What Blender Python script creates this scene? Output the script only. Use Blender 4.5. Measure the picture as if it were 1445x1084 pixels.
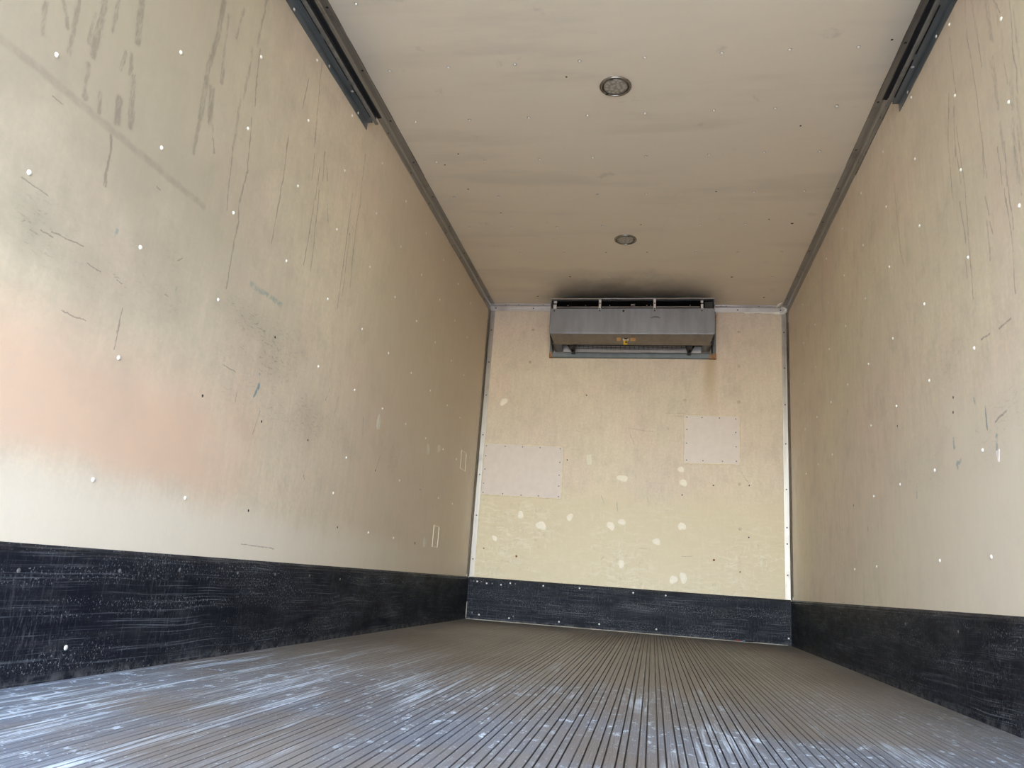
import bpy, math, random
from mathutils import Matrix, Vector

scene = bpy.context.scene
for o in list(bpy.data.objects):
    bpy.data.objects.remove(o)

# ------------------------------------------------------------------ camera
HW = 1.2            # half width of the box body
H = 2.5464          # inside height
D = 6.0535          # front bulkhead (far wall)
Y0 = -1.50           # rear opening
SK = 0.3137         # height of the kick plates
F_PX, YAW, PITCH, ROLL = 1096.45, 0.1914, 0.2465, 0.0733
CX, CZ = 0.2107, 0.3114

cam_data = bpy.data.cameras.new('camera')
cam = bpy.data.objects.new('camera', cam_data)
scene.collection.objects.link(cam)
scene.camera = cam
cy_, sy_ = math.cos(YAW), math.sin(YAW)
cp_, sp_ = math.cos(PITCH), math.sin(PITCH)
cr_, sr_ = math.cos(ROLL), math.sin(ROLL)
fwd = Vector((-sy_ * cp_, cy_ * cp_, sp_))
r0 = Vector((cy_, sy_, 0))
u0 = r0.cross(fwd)
right = cr_ * r0 + sr_ * u0
up = -sr_ * r0 + cr_ * u0
M = Matrix((right, up, -fwd)).transposed().to_4x4()
M.translation = Vector((CX, 0, CZ))
cam.matrix_world = M
cam_data.sensor_fit = 'HORIZONTAL'
cam_data.sensor_width = 36.0
cam_data.lens = F_PX / 1445 * 36.0
cam_data.clip_start = 0.02
cam_data.clip_end = 500

# ------------------------------------------------------------------ daylight
world = bpy.data.worlds.new('sky')
scene.world = world
world.use_nodes = True
wn = world.node_tree
wn.nodes.clear()
wo = wn.nodes.new('ShaderNodeOutputWorld')
wb = wn.nodes.new('ShaderNodeBackground')
ws = wn.nodes.new('ShaderNodeTexSky')
ws.sky_type = 'NISHITA'
ws.sun_disc = False
ws.sun_elevation = math.radians(52)
ws.sun_rotation = math.radians(180)
ws.air_density = 1.0
ws.dust_density = 1.2
ws.ozone_density = 1.0
wb.inputs['Strength'].default_value = 0.48
wn.links.new(ws.outputs[0], wb.inputs[0])
wn.links.new(wb.outputs[0], wo.inputs[0])

sun_data = bpy.data.lights.new('sun', 'SUN')
sun_data.energy = 4.9
sun_data.color = (1.0, 0.96, 0.90)
sun_data.angle = math.radians(0.6)
sun = bpy.data.objects.new('sun', sun_data)
scene.collection.objects.link(sun)
sun.rotation_euler = Vector((0.02, 0.616, -0.788)).to_track_quat('-Z', 'Y').to_euler()

portal_data = bpy.data.lights.new('rear_opening_portal', 'AREA')
portal_data.shape = 'RECTANGLE'
portal_data.size = 2 * HW
portal_data.size_y = H
portal_data.cycles.is_portal = True
portal = bpy.data.objects.new('rear_opening_portal', portal_data)
scene.collection.objects.link(portal)
portal.location = (0, Y0 - 0.02, H / 2)
portal.rotation_euler = (math.pi / 2, 0, 0)

scene.view_settings.view_transform = 'Standard'
scene.view_settings.look = 'None'
scene.view_settings.exposure = 2.80
scene.view_settings.gamma = 1.0
scene.view_settings.use_curve_mapping = False
scene.cycles.max_bounces = 14
scene.cycles.diffuse_bounces = 10
scene.cycles.caustics_reflective = False
scene.cycles.caustics_refractive = False

# ------------------------------------------------------------------ helpers
rng = random.Random(7)
COL = scene.collection


def mesh_obj(name, verts, faces, mat=None, parent=None, smooth=False, loc=None):
    me = bpy.data.meshes.new(name)
    me.from_pydata([tuple(v) for v in verts], [], faces)
    me.update()
    if smooth:
        me.polygons.foreach_set('use_smooth', [True] * len(me.polygons))
    return me_obj(name, me, mat, parent, loc)


def me_obj(name, me, mat=None, parent=None, loc=None):
    if mat is not None and not me.materials:
        me.materials.append(mat)
    ob = bpy.data.objects.new(name, me)
    COL.objects.link(ob)
    if parent is not None:
        ob.parent = parent
    if loc is not None:
        ob.location = loc
    return ob


def structure(ob, label=None, category=None):
    ob['kind'] = 'structure'
    if label:
        ob['label'] = label
    if category:
        ob['category'] = category
    return ob


def tag(ob, label, category, group=None):
    ob['label'] = label
    ob['category'] = category
    if group:
        ob['group'] = group
    return ob


def empty(name, loc, rot=(0, 0, 0)):
    ob = bpy.data.objects.new(name, None)
    ob.empty_display_size = 0.05
    COL.objects.link(ob)
    ob.location = loc
    ob.rotation_euler = rot
    return ob


class MB:
    """collects geometry for one mesh"""
    def __init__(self):
        self.v = []
        self.f = []

    def add(self, vs, fs):
        n = len(self.v)
        self.v += [tuple(v) for v in vs]
        self.f += [tuple(i + n for i in f) for f in fs]
        return self

    def box(self, x0, x1, y0, y1, z0, z1):
        vs = [(x, y, z) for x in (x0, x1) for y in (y0, y1) for z in (z0, z1)]
        fs = [(0, 1, 3, 2), (4, 6, 7, 5), (0, 4, 5, 1), (2, 3, 7, 6), (0, 2, 6, 4), (1, 5, 7, 3)]
        return self.add(vs, fs)

    def prism(self, prof, axis, a, b):
        """closed polygon prof [(p, q)] swept along an axis; axis 0: (y, z), 1: (x, z), 2: (x, y)"""
        n = len(prof)
        vs = []
        for t in (a, b):
            for p, q in prof:
                vs.append((t, p, q) if axis == 0 else ((p, t, q) if axis == 1 else (p, q, t)))
        fs = [(i, (i + 1) % n, n + (i + 1) % n, n + i) for i in range(n)]
        fs += [tuple(range(n - 1, -1, -1)), tuple(range(n, 2 * n))]
        return self.add(vs, fs)

    def tube(self, p, q, r, n=8):
        p, q = Vector(p), Vector(q)
        d = (q - p).normalized()
        a = d.orthogonal().normalized()
        b = d.cross(a)
        vs = []
        for c in (p, q):
            for i in range(n):
                t = 2 * math.pi * i / n
                vs.append(c + r * (math.cos(t) * a + math.sin(t) * b))
        fs = [(i, (i + 1) % n, n + (i + 1) % n, n + i) for i in range(n)]
        fs += [tuple(range(n - 1, -1, -1)), tuple(range(n, 2 * n))]
        return self.add(vs, fs)

    def lathe(self, prof, n=24, axis=2):
        """prof [(r, h)] turned about local z"""
        base = len(self.v)
        for r, h in prof:
            for i in range(n):
                t = 2 * math.pi * i / n
                self.v.append((r * math.cos(t), r * math.sin(t), h))
        m = len(prof)
        for j in range(m - 1):
            for i in range(n):
                a = base + j * n + i
                b = base + j * n + (i + 1) % n
                self.f.append((a, b, b + n, a + n))
        self.f.append(tuple(base + i for i in range(n - 1, -1, -1)))
        self.f.append(tuple(base + (m - 1) * n + i for i in range(n)))
        return self

    def obj(self, name, mat, parent=None, smooth=False, loc=None, bevel=0):
        ob = mesh_obj(name, self.v, self.f, mat, parent, smooth, loc)
        fix_normals(ob.data)
        if bevel:
            md = ob.modifiers.new('bevel', 'BEVEL')
            md.width = bevel
            md.segments = 2
            md.limit_method = 'ANGLE'
        return ob


def fix_normals(me):
    import bmesh
    bm = bmesh.new()
    bm.from_mesh(me)
    bmesh.ops.recalc_face_normals(bm, faces=bm.faces)
    bm.to_mesh(me)
    bm.free()


# ------------------------------------------------------------------ node helper
class NT:
    def __init__(self, name):
        self.mat = bpy.data.materials.new(name)
        self.mat.use_nodes = True
        self.t = self.mat.node_tree
        self.t.nodes.clear()
        self.out = self.t.nodes.new('ShaderNodeOutputMaterial')
        self.bsdf = self.t.nodes.new('ShaderNodeBsdfPrincipled')
        self.t.links.new(self.bsdf.outputs[0], self.out.inputs[0])

    def put(self, sock, val):
        if isinstance(val, bpy.types.NodeSocket):
            self.t.links.new(val, sock)
        elif val is not None:
            if isinstance(val, (tuple, list)) and len(val) == 3 and sock.type == 'RGBA':
                val = (*val, 1)
            sock.default_value = val

    def math(self, op, a, b=None, c=None, clamp=False):
        n = self.t.nodes.new('ShaderNodeMath')
        n.operation = op
        n.use_clamp = clamp
        self.put(n.inputs[0], a)
        if b is not None:
            self.put(n.inputs[1], b)
        if c is not None:
            self.put(n.inputs[2], c)
        return n.outputs[0]

    def vmath(self, op, a, b=None, scale=None):
        n = self.t.nodes.new('ShaderNodeVectorMath')
        n.operation = op
        self.put(n.inputs[0], a)
        if b is not None:
            self.put(n.inputs[1], b)
        if scale is not None:
            self.put(n.inputs['Scale'], scale)
        return n.outputs[1] if op in ('DOT_PRODUCT', 'LENGTH', 'DISTANCE') else n.outputs[0]

    def coords(self):
        n = self.t.nodes.new('ShaderNodeTexCoord')
        return n.outputs['Object']

    def sep(self, v):
        n = self.t.nodes.new('ShaderNodeSeparateXYZ')
        self.put(n.inputs[0], v)
        return n.outputs[0], n.outputs[1], n.outputs[2]

    def comb(self, x, y, z=0.0):
        n = self.t.nodes.new('ShaderNodeCombineXYZ')
        self.put(n.inputs[0], x)
        self.put(n.inputs[1], y)
        self.put(n.inputs[2], z)
        return n.outputs[0]

    def noise(self, vec, scale, detail=3.0, rough=0.55, dist=0.0, dims='2D'):
        n = self.t.nodes.new('ShaderNodeTexNoise')
        n.noise_dimensions = dims
        self.put(n.inputs['Vector'], vec)
        n.inputs['Scale'].default_value = scale
        n.inputs['Detail'].default_value = detail
        n.inputs['Roughness'].default_value = rough
        n.inputs['Distortion'].default_value = dist
        return n.outputs[0]

    def voronoi(self, vec, scale, feature='F1', rand=1.0, dims='2D'):
        n = self.t.nodes.new('ShaderNodeTexVoronoi')
        n.voronoi_dimensions = dims
        n.feature = feature
        self.put(n.inputs['Vector'], vec)
        n.inputs['Scale'].default_value = scale
        n.inputs['Randomness'].default_value = rand
        return n.outputs[0]

    def scale(self, vec, sx, sy, sz=1.0, off=(0, 0, 0)):
        n = self.t.nodes.new('ShaderNodeMapping')
        self.put(n.inputs['Vector'], vec)
        n.inputs['Scale'].default_value = (sx, sy, sz)
        n.inputs['Location'].default_value = off
        return n.outputs[0]

    def ramp(self, v, lo, hi, a=0.0, b=1.0, smooth=True):
        n = self.t.nodes.new('ShaderNodeMapRange')
        n.interpolation_type = 'SMOOTHSTEP' if smooth else 'LINEAR'
        n.clamp = True
        self.put(n.inputs[0], v)
        for i, x in zip((1, 2, 3, 4), (lo, hi, a, b)):
            n.inputs[i].default_value = x
        return n.outputs[0]

    def mix(self, fac, a, b, mode='MIX'):
        n = self.t.nodes.new('ShaderNodeMix')
        n.data_type = 'RGBA'
        n.blend_type = mode
        self.put(n.inputs[0], fac)
        self.put(n.inputs[6], a)
        self.put(n.inputs[7], b)
        return n.outputs[2]

    def bump(self, height, strength, dist, normal=None):
        n = self.t.nodes.new('ShaderNodeBump')
        n.inputs['Strength'].default_value = strength
        n.inputs['Distance'].default_value = dist
        self.put(n.inputs['Height'], height)
        if normal is not None:
            self.put(n.inputs['Normal'], normal)
        return n.outputs[0]

    def set(self, **kw):
        names = dict(color='Base Color', rough='Roughness', metal='Metallic', normal='Normal',
                     spec='Specular IOR Level', trans='Transmission Weight', coat='Coat Weight')
        for k, v in kw.items():
            self.put(self.bsdf.inputs[names[k]], v)
        return self.mat


def plain(name, color, rough=0.5, metal=0.0, vary=0.15, scale=40.0, bump=0.0, spec=0.5):
    """a simple painted or metal surface with a mottled tone"""
    n = NT(name)
    c = n.coords()
    k = n.noise(c, scale, 4, dims='3D')
    k = n.ramp(k, 0.3, 0.7, 1 - vary, 1 + vary)
    col = n.mix(1.0, (*color, 1), n.comb(k, k, k), 'MULTIPLY')
    kw = dict(color=col, rough=rough, metal=metal, spec=spec)
    if bump:
        kw['normal'] = n.bump(n.noise(c, scale * 4, 2, dims='3D'), bump, 0.002)
    return n.set(**kw)


def segment_mask(n, P, segs, prev=None):
    """union of soft line segments; segs: (u0, v0, u1, v1, half width, strength)"""
    acc = prev
    for (a0, a1, b0, b1, w, s) in segs:
        dx, dy = b0 - a0, b1 - a1
        L2 = max(dx * dx + dy * dy, 1e-6)
        rel = n.vmath('SUBTRACT', P, (a0, a1, 0))
        t = n.vmath('DOT_PRODUCT', rel, (dx / L2, dy / L2, 0))
        t = n.math('ADD', t, 0.0, clamp=True)
        foot = n.vmath('SCALE', (dx, dy, 0), scale=t)
        dist = n.vmath('DISTANCE', rel, foot)
        m = n.math('MULTIPLY_ADD', dist, -s * 1.6 / w, s * 1.6, clamp=True)
        m = n.math('MINIMUM', m, s)
        acc = m if acc is None else n.math('MAXIMUM', acc, m)
    return acc


# wall skin: glass-fibre panels, cream, yellowed, scuffed
CREAM = (0.72, 0.615, 0.485)


def wall_material(name, axes, dark=(), blue=(), extra=None, soft_marks=None, scuff=0.0, grain_v=True, grime=1.0, scuff_band=None, hgrain=0.0):
    n = NT(name)
    x, y, z = n.sep(n.coords())
    u = (x, y, z)[axes[0]]
    v = (x, y, z)[axes[1]]
    P = n.comb(u, v, 0.0)
    # large tonal drift
    big = n.noise(P, 0.9, 3, 0.5)
    col = n.mix(n.ramp(big, 0.35, 0.68), (CREAM[0] * 0.97, CREAM[1] * 0.955, CREAM[2] * 0.96, 1), (CREAM[0] * 1.03, CREAM[1] * 1.045, CREAM[2] * 1.0, 1))
    hue = n.noise(n.vmath('ADD', P, (7.3, 2.1, 0)), 1.7, 3, 0.5)
    col = n.mix(n.ramp(hue, 0.45, 0.7, 0, 0.35), col, (CREAM[0] * 0.90, CREAM[1] * 0.96, CREAM[2] * 0.90, 1))
    hue2 = n.noise(n.vmath('ADD', P, (1.3, 9.1, 0)), 2.3, 2, 0.5)
    col = n.mix(n.ramp(hue2, 0.5, 0.75, 0, 0.4), col, (CREAM[0] * 1.03, CREAM[1] * 0.94, CREAM[2] * 0.95, 1))
    # fine up-and-down grain
    g = n.noise(n.scale(P, 26, 5.0), 1.0, 6, 0.74) if grain_v else n.noise(n.scale(P, 3.0, 9.0), 1.0, 4, 0.6)
    gk = n.ramp(g, 0.25, 0.75, 1 - 0.055 * grime, 1 + 0.045 * grime)
    speck = n.noise(P, 60, 4, 0.65)
    sk = n.ramp(speck, 0.25, 0.75, 0.94, 1.05)
    k = n.math('MULTIPLY', gk, sk)
    cloud = n.noise(n.vmath('ADD', P, (3.3, 5.2, 0)), 6.0, 8, 0.72)
    k = n.math('MULTIPLY', k, n.ramp(cloud, 0.45, 0.78, 1.01, 1 - 0.12 * grime))
    col = n.mix(1.0, col, n.comb(k, k, k), 'MULTIPLY')
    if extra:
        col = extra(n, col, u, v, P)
    if scuff_band:
        for (z0, z1, ua, ub, s) in scuff_band:
            warp = n.math('MULTIPLY', n.noise(P, 7, 3, 0.6), 0.05)
            d = n.noise(n.scale(n.vmath('ADD', P, n.comb(0.0, warp, 0.0)), 22, 120), 1.0, 7, 0.82)
            e = n.noise(n.vmath('ADD', P, (z0 * 9, 4.4, 0)), 2.6, 4, 0.6)
            band = n.math('MULTIPLY', n.ramp(v, z0 - 0.07, z0 + 0.05), n.ramp(v, z1 - 0.05, z1 + 0.07, 1, 0))
            band = n.math('MULTIPLY', band, n.math('MULTIPLY', n.ramp(u, ua - 0.2, ua + 0.2), n.ramp(u, ub - 0.4, ub + 0.4, 1, 0)))
            mm = n.math('MULTIPLY', n.ramp(d, 0.545, 0.66), n.ramp(e, 0.43, 0.64))
            mm = n.math('MULTIPLY', mm, band)
            col = n.mix(n.math('MULTIPLY', mm, s), col, (0.16, 0.135, 0.11, 1))
            soft = n.math('MULTIPLY', n.ramp(e, 0.40, 0.70), band)
            col = n.mix(n.math('MULTIPLY', soft, 0.30 * s), col, (0.25, 0.22, 0.18, 1))
    if dark or blue:
        wob = n.noise(n.scale(P, 14, 9), 1.0, 5, 0.6)
        wob2 = n.noise(n.vmath('ADD', n.scale(P, 60, 11), (5, 3, 0)), 1.0, 3, 0.6)
        off = n.math('MULTIPLY_ADD', wob, 0.022, -0.011)
        off = n.math('ADD', off, n.math('MULTIPLY_ADD', wob2, 0.014, -0.007))
        PW = n.vmath('ADD', P, n.comb(off, n.math('MULTIPLY', off, 0.5), 0.0))
    if dark:
        m = segment_mask(n, PW, dark)
        brk = n.noise(n.vmath('ADD', n.scale(P, 120, 34), (11, 2, 0)), 1.0, 7, 0.78)
        lng = n.noise(n.vmath('ADD', n.scale(P, 30, 9), (3, 2, 0)), 1.0, 3, 0.6)
        brk = n.math('MULTIPLY_ADD', lng, 0.75, n.math('MULTIPLY_ADD', brk, 1.35, -0.375))
        edge = n.math('ADD', brk, n.math('MULTIPLY_ADD', m, 1.25, -0.98))
        m = n.math('MULTIPLY', m, n.ramp(edge, 0.0, 0.50, 0.10, 1.0))
        col = n.mix(m, col, (0.17, 0.14, 0.115, 1))
    if soft_marks:
        m = segment_mask(n, PW if dark or blue else P, soft_marks)
        sn = n.noise(n.vmath('ADD', P, (6, 6, 0)), 24, 5, 0.65)
        col = n.mix(n.math('MULTIPLY', m, n.ramp(sn, 0.3, 0.65, 0.45, 1.0)), col, (0.20, 0.165, 0.135, 1))
    if blue:
        m = segment_mask(n, PW, blue)
        brk = n.noise(n.vmath('ADD', n.scale(P, 30, 30), (2, 8, 0)), 1.0, 5, 0.7)
        m = n.math('MULTIPLY', m, n.ramp(brk, 0.36, 0.56, 0.05, 1.0))
        col = n.mix(m, col, (0.10, 0.23, 0.27, 1))
    peb = n.noise(P, 330, 3, 0.6)
    if hgrain:
        wave = n.noise(n.scale(P, 0.5, 2.2), 1.0, 2, 0.5)
        nb = n.bump(wave, 0.5, hgrain)
        nb = n.bump(peb, 0.12, 0.0015, nb)
    else:
        nb = n.bump(peb, 0.22, 0.0015)
    rough = n.ramp(speck, 0.3, 0.7, 0.42, 0.58)
    return n.set(color=col, rough=rough, normal=nb, spec=0.35)


def gridded_wall(name, axes, fixed, us, vs, inward, outward_t, mats_for_cell):
    """wall slab whose inner face is cut into cells so that each cell carries only the stains that lie on it"""
    mb = MB()
    idx = {}

    def vert(u, v, w):
        p = [0, 0, 0]
        p[axes[0]] = u
        p[axes[1]] = v
        p[3 - axes[0] - axes[1]] = w
        mb.v.append(tuple(p))
        return len(mb.v) - 1
    for i, u in enumerate(us):
        for j, v in enumerate(vs):
            idx[i, j] = vert(u, v, fixed)
    cells = []
    for i in range(len(us) - 1):
        for j in range(len(vs) - 1):
            mb.f.append((idx[i, j], idx[i + 1, j], idx[i + 1, j + 1], idx[i, j + 1]))
            cells.append((us[i], us[i + 1], vs[j], vs[j + 1]))
    w = fixed + outward_t
    nu, nv = len(us) - 1, len(vs) - 1
    b = [vert(us[0], vs[0], w), vert(us[-1], vs[0], w), vert(us[-1], vs[-1], w), vert(us[0], vs[-1], w)]
    mb.f.append(tuple(b))
    rim = [[idx[i, 0] for i in range(nu + 1)], [idx[nu, j] for j in range(nv + 1)],
           [idx[i, nv] for i in range(nu, -1, -1)], [idx[0, j] for j in range(nv, -1, -1)]]
    for e in range(4):
        mb.f.append(tuple(rim[e]) + (b[(e + 1) % 4], b[e]))
    ob = mesh_obj(name, mb.v, mb.f)
    me = ob.data
    slots = []
    for ci, c in enumerate(cells):
        m = mats_for_cell(c)
        if m not in slots:
            slots.append(m)
            me.materials.append(m)
        me.polygons[ci].material_index = slots.index(m)
    fix_normals(me)
    return ob


def cell_chooser(prefix, make, dark, blue):
    cache = {}

    def choose(c):
        def inside(s):
            pad = s[4] + 0.03
            return (max(s[0], s[2]) + pad > c[0] and min(s[0], s[2]) - pad < c[1]
                    and max(s[1], s[3]) + pad > c[2] and min(s[1], s[3]) - pad < c[3])
        d = tuple(s for s in dark if inside(s))
        b = tuple(s for s in blue if inside(s))
        if (d, b) not in cache:
            cache[d, b] = make('%s_%d' % (prefix, len(cache)), d, b)
        return cache[d, b]
    return choose


def S(rows, w, s):
    return [(a, b, c, d, w, s) for (a, b, c, d) in rows]


# ---------------------------------------------------------------- stains, in metres on the walls
left_wide = S([(1.457, 1.70, 1.467, 1.511), (1.578, 1.80, 1.599, 1.655), (1.918, 1.898, 1.904, 1.758), (1.926, 2.12, 1.918, 1.898),
               (1.913, 1.765, 1.911, 1.625), (1.941, 1.749, 1.962, 1.643), (1.611, 1.547, 1.637, 1.42), (1.58, 1.46, 1.586, 1.40)], 0.024, 0.50)
left_mid = S([(1.326, 1.60, 1.372, 1.518), (1.382, 1.62, 1.395, 1.462), (1.456, 1.475, 1.468, 1.388), (1.515, 1.433, 1.522, 1.386),
              (1.502, 1.72, 1.506, 1.617), (1.565, 1.592, 1.56, 1.54), (1.586, 1.602, 1.597, 1.55), (1.911, 1.625, 1.915, 1.505),
              (1.955, 2.03, 1.984, 1.801), (2.155, 2.30, 2.138, 2.061), (2.119, 2.031, 2.113, 1.832), (2.099, 1.815, 2.109, 1.635),
              (2.031, 2.117, 2.016, 1.997), (1.30, 1.52, 1.31, 1.45), (1.44, 1.61, 1.445, 1.53)], 0.014, 0.46)
left_thin = S([(1.58, 1.355, 1.594, 1.217), (1.98, 1.641, 2.01, 1.562), (2.109, 1.635, 2.13, 1.424), (2.159, 2.061, 2.189, 1.853),
               (2.183, 1.803, 2.21, 1.606), (2.204, 1.603, 2.201, 1.483), (2.611, 2.348, 2.627, 2.177), (2.627, 2.177, 2.653, 1.976),
               (2.438, 1.895, 2.449, 1.725), (2.662, 1.95, 2.671, 1.834), (2.75, 2.011, 2.762, 1.881), (3.156, 2.237, 3.165, 2.015),
               (2.725, 1.926, 2.728, 1.776), (2.784, 1.96, 2.81, 1.908), (2.194, 1.5, 2.206, 1.418), (2.206, 1.418, 2.202, 1.176),
               (2.720, 1.79, 2.709, 1.477), (2.749, 1.83, 2.774, 1.479), (2.838, 1.812, 2.866, 1.739), (3.073, 1.99, 3.076, 1.769),
               (3.076, 1.769, 3.072, 1.426), (3.17, 2.015, 3.161, 1.809), (3.161, 1.809, 3.178, 1.57), (3.10, 1.80, 3.11, 1.50),
               (2.521, 2.203, 2.512, 2.06), (2.45, 1.72, 2.44, 1.45)], 0.0062, 0.55)
left_scuff = S([(1.378, 1.332, 1.411, 1.331), (1.783, 1.32, 1.802, 1.318), (1.589, 1.002, 1.643, 1.001), (1.7, 1.002, 1.728, 1.003),
                (1.548, 0.862, 1.623, 0.861), (1.75, 0.941, 1.745, 0.825), (2.263, 0.93, 2.34, 0.928), (1.905, 1.04, 1.919, 1.04),
                (1.933, 1.158, 1.953, 1.175), (2.371, 0.829, 2.371, 0.871), (1.462, 1.026, 1.565, 1.036), (1.428, 1.015, 1.471, 1.016),
                (1.349, 1.105, 1.43, 1.102), (2.546, 0.84, 2.517, 0.748), (3.535, 1.034, 3.55, 0.949), (3.829, 0.889, 3.782, 0.805),
                (2.952, 0.686, 2.984, 0.643), (3.205, 1.053, 3.188, 0.967), (3.111, 1.068, 3.077, 1.006), (4.561, 0.842, 4.587, 0.804),
                (2.55, 0.365, 2.80, 0.362)], 0.0030, 0.6)
left_bar = S([(1.214, 1.363, 1.326, 1.366), (1.326, 1.366, 1.64, 1.369), (1.64, 1.369, 2.011, 1.374)], 0.015, 0.30)
left_blue = S([(2.347, 1.250, 2.45, 1.254), (2.46, 1.254, 2.578, 1.26)], 0.014, 0.45) + \
    S([(2.488, 0.879, 2.507, 0.919), (2.507, 0.919, 2.500, 0.965), (2.492, 0.885, 2.503, 0.93)], 0.006, 0.8) + \
    S([(1.664, 1.112, 1.666, 1.13)], 0.006, 0.5) + S([(1.95, 1.09, 1.955, 1.06)], 0.006, 0.3)

right_wide = S([(2.295, 2.23, 2.284, 2.052), (2.281, 1.97, 2.279, 1.80), (2.20, 1.70, 2.195, 1.508), (2.19, 1.82, 2.188, 1.74)], 0.022, 0.42)
right_mid = S([(2.441, 2.34, 2.453, 2.198), (2.394, 2.32, 2.375, 2.124), (2.294, 2.102, 2.271, 2.024), (2.277, 1.743, 2.266, 1.619),
               (2.299, 1.973, 2.281, 1.848), (2.212, 2.018, 2.216, 1.906), (2.174, 1.666, 2.17, 1.50), (2.405, 1.789, 2.413, 1.642),
               (2.24, 2.20, 2.23, 2.05), (2.13, 2.03, 2.125, 1.8), (2.16, 1.75, 2.155, 1.6)], 0.012, 0.40)
right_thin = S([(2.597, 2.293, 2.584, 2.146), (2.584, 2.146, 2.577, 2.054), (2.453, 2.198, 2.434, 2.068), (2.434, 2.068, 2.414, 1.916),
                (2.414, 1.916, 2.409, 1.762), (2.375, 2.124, 2.364, 2.004), (2.145, 2.068, 2.158, 1.918), (2.158, 1.918, 2.15, 1.845),
                (2.216, 1.906, 2.208, 1.831), (2.149, 1.845, 2.151, 1.758), (2.634, 2.094, 2.674, 1.919), (2.674, 1.919, 2.671, 1.703),
                (2.6, 2.017, 2.618, 1.833), (2.592, 1.933, 2.579, 1.826), (2.241, 2.15, 2.212, 2.078), (3.286, 2.098, 3.279, 1.946),
                (3.279, 1.946, 3.247, 1.754), (3.242, 1.743, 3.22, 1.692), (2.612, 1.887, 2.593, 1.716), (2.581, 1.826, 2.557, 1.649),
                (2.612, 1.658, 2.586, 1.498), (2.563, 1.649, 2.565, 1.398), (2.565, 1.398, 2.563, 1.29), (2.603, 1.447, 2.6, 1.38),
                (2.408, 1.762, 2.392, 1.624), (2.307, 1.681, 2.299, 1.554), (2.263, 1.672, 2.266, 1.53), (2.261, 1.527, 2.253, 1.384),
                (2.285, 1.528, 2.265, 1.321), (2.27, 1.324, 2.278, 1.20), (2.2, 1.622, 2.191, 1.46), (2.417, 1.493, 2.421, 1.361),
                (2.399, 1.479, 2.387, 1.436), (2.415, 1.574, 2.401, 1.504)], 0.0058, 0.52)
right_scuff = S([(2.399, 1.135, 2.318, 1.138), (2.532, 1.144, 2.464, 1.14), (3.944, 0.672, 3.95, 0.655), (4.255, 1.311, 4.26, 1.28),
                 (4.459, 0.704, 4.462, 0.695), (2.54, 0.93, 2.54, 0.86), (2.48, 0.87, 2.40, 0.885), (2.30, 0.62, 2.33, 0.62)], 0.006, 0.6)
right_blue = S([(2.793, 0.80, 2.790, 0.775), (2.76, 0.80, 2.80, 0.79), (2.479, 0.83, 2.482, 0.785), (2.625, 0.99, 2.61, 0.955),
                (3.219, 0.765, 3.219, 0.73), (2.815, 0.88, 2.812, 0.85), (2.54, 0.92, 2.54, 0.87)], 0.009, 0.55)

back_marks = S([(0.27, 1.66, 0.43, 1.664), (0.33, 1.635, 0.42, 1.637), (0.0, 1.50, 0.04, 1.40), (-0.02, 1.53, 0.10, 1.515), (0.10, 1.515, 0.18, 1.51),
                (-0.20, 0.99, -0.17, 0.93), (-0.075, 0.95, -0.07, 0.88), (0.155, 0.995, 0.165, 0.96), (0.85, 1.22, 0.90, 1.13),
                (-0.16, 0.53, -0.18, 0.51), (0.42, 0.57, 0.49, 0.575), (-0.42, 1.50, -0.38, 1.49), (0.10, 0.61, 0.16, 0.612),
                (-0.47, 0.32, -0.44, 0.30)], 0.0036, 0.50)
back_rust = S([(-0.636, 2.07, -0.645, 1.75), (-0.62, 2.07, -0.625, 1.9)], 0.012, 0.22)
back_dark = back_marks + back_rust
back_blue = S([(0.295, 1.545, 0.305, 1.53), (-0.075, 0.94, -0.07, 0.88), (0.64, 1.115, 0.65, 1.11)], 0.006, 0.4)


def left_extra(n, col, u, v, P):
    col = n.mix(n.ramp(u, 2.6, 4.2, 0.0, 0.65), col, (0.60, 0.50, 0.375, 1))  # yellower, dirtier far end, with light falloff painted in
    # a pinkish band low on the wall near the doors
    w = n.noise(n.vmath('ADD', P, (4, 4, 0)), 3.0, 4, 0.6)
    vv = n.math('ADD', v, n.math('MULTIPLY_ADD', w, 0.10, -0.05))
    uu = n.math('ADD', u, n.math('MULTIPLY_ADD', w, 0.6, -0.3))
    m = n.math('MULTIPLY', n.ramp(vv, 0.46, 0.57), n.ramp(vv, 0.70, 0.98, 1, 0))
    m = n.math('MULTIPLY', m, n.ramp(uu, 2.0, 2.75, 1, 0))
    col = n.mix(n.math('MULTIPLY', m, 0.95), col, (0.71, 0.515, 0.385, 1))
    # grime where the drips start, plus painted light falloff, high up near the doors
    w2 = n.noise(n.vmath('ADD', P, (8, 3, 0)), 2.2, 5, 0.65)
    grime_shade = n.math('MULTIPLY', n.ramp(n.math('MULTIPLY_ADD', w2, 0.8, v), 0.95, 1.75), n.ramp(n.math('MULTIPLY_ADD', w2, 1.2, u), 2.2, 4.0, 1.0, 0.0))
    col = n.mix(n.math('MULTIPLY', grime_shade, 0.80), col, (0.335, 0.298, 0.228, 1))
    # cleaner strip just above the kick plate, also lightened to paint in daylight
    m2 = n.math('MULTIPLY', n.ramp(vv, 0.40, 0.54, 1, 0), n.ramp(uu, 2.6, 4.6, 1, 0.25))
    col = n.mix(n.math('MULTIPLY', m2, 0.8), col, (0.78, 0.71, 0.60, 1))
    return col


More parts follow.
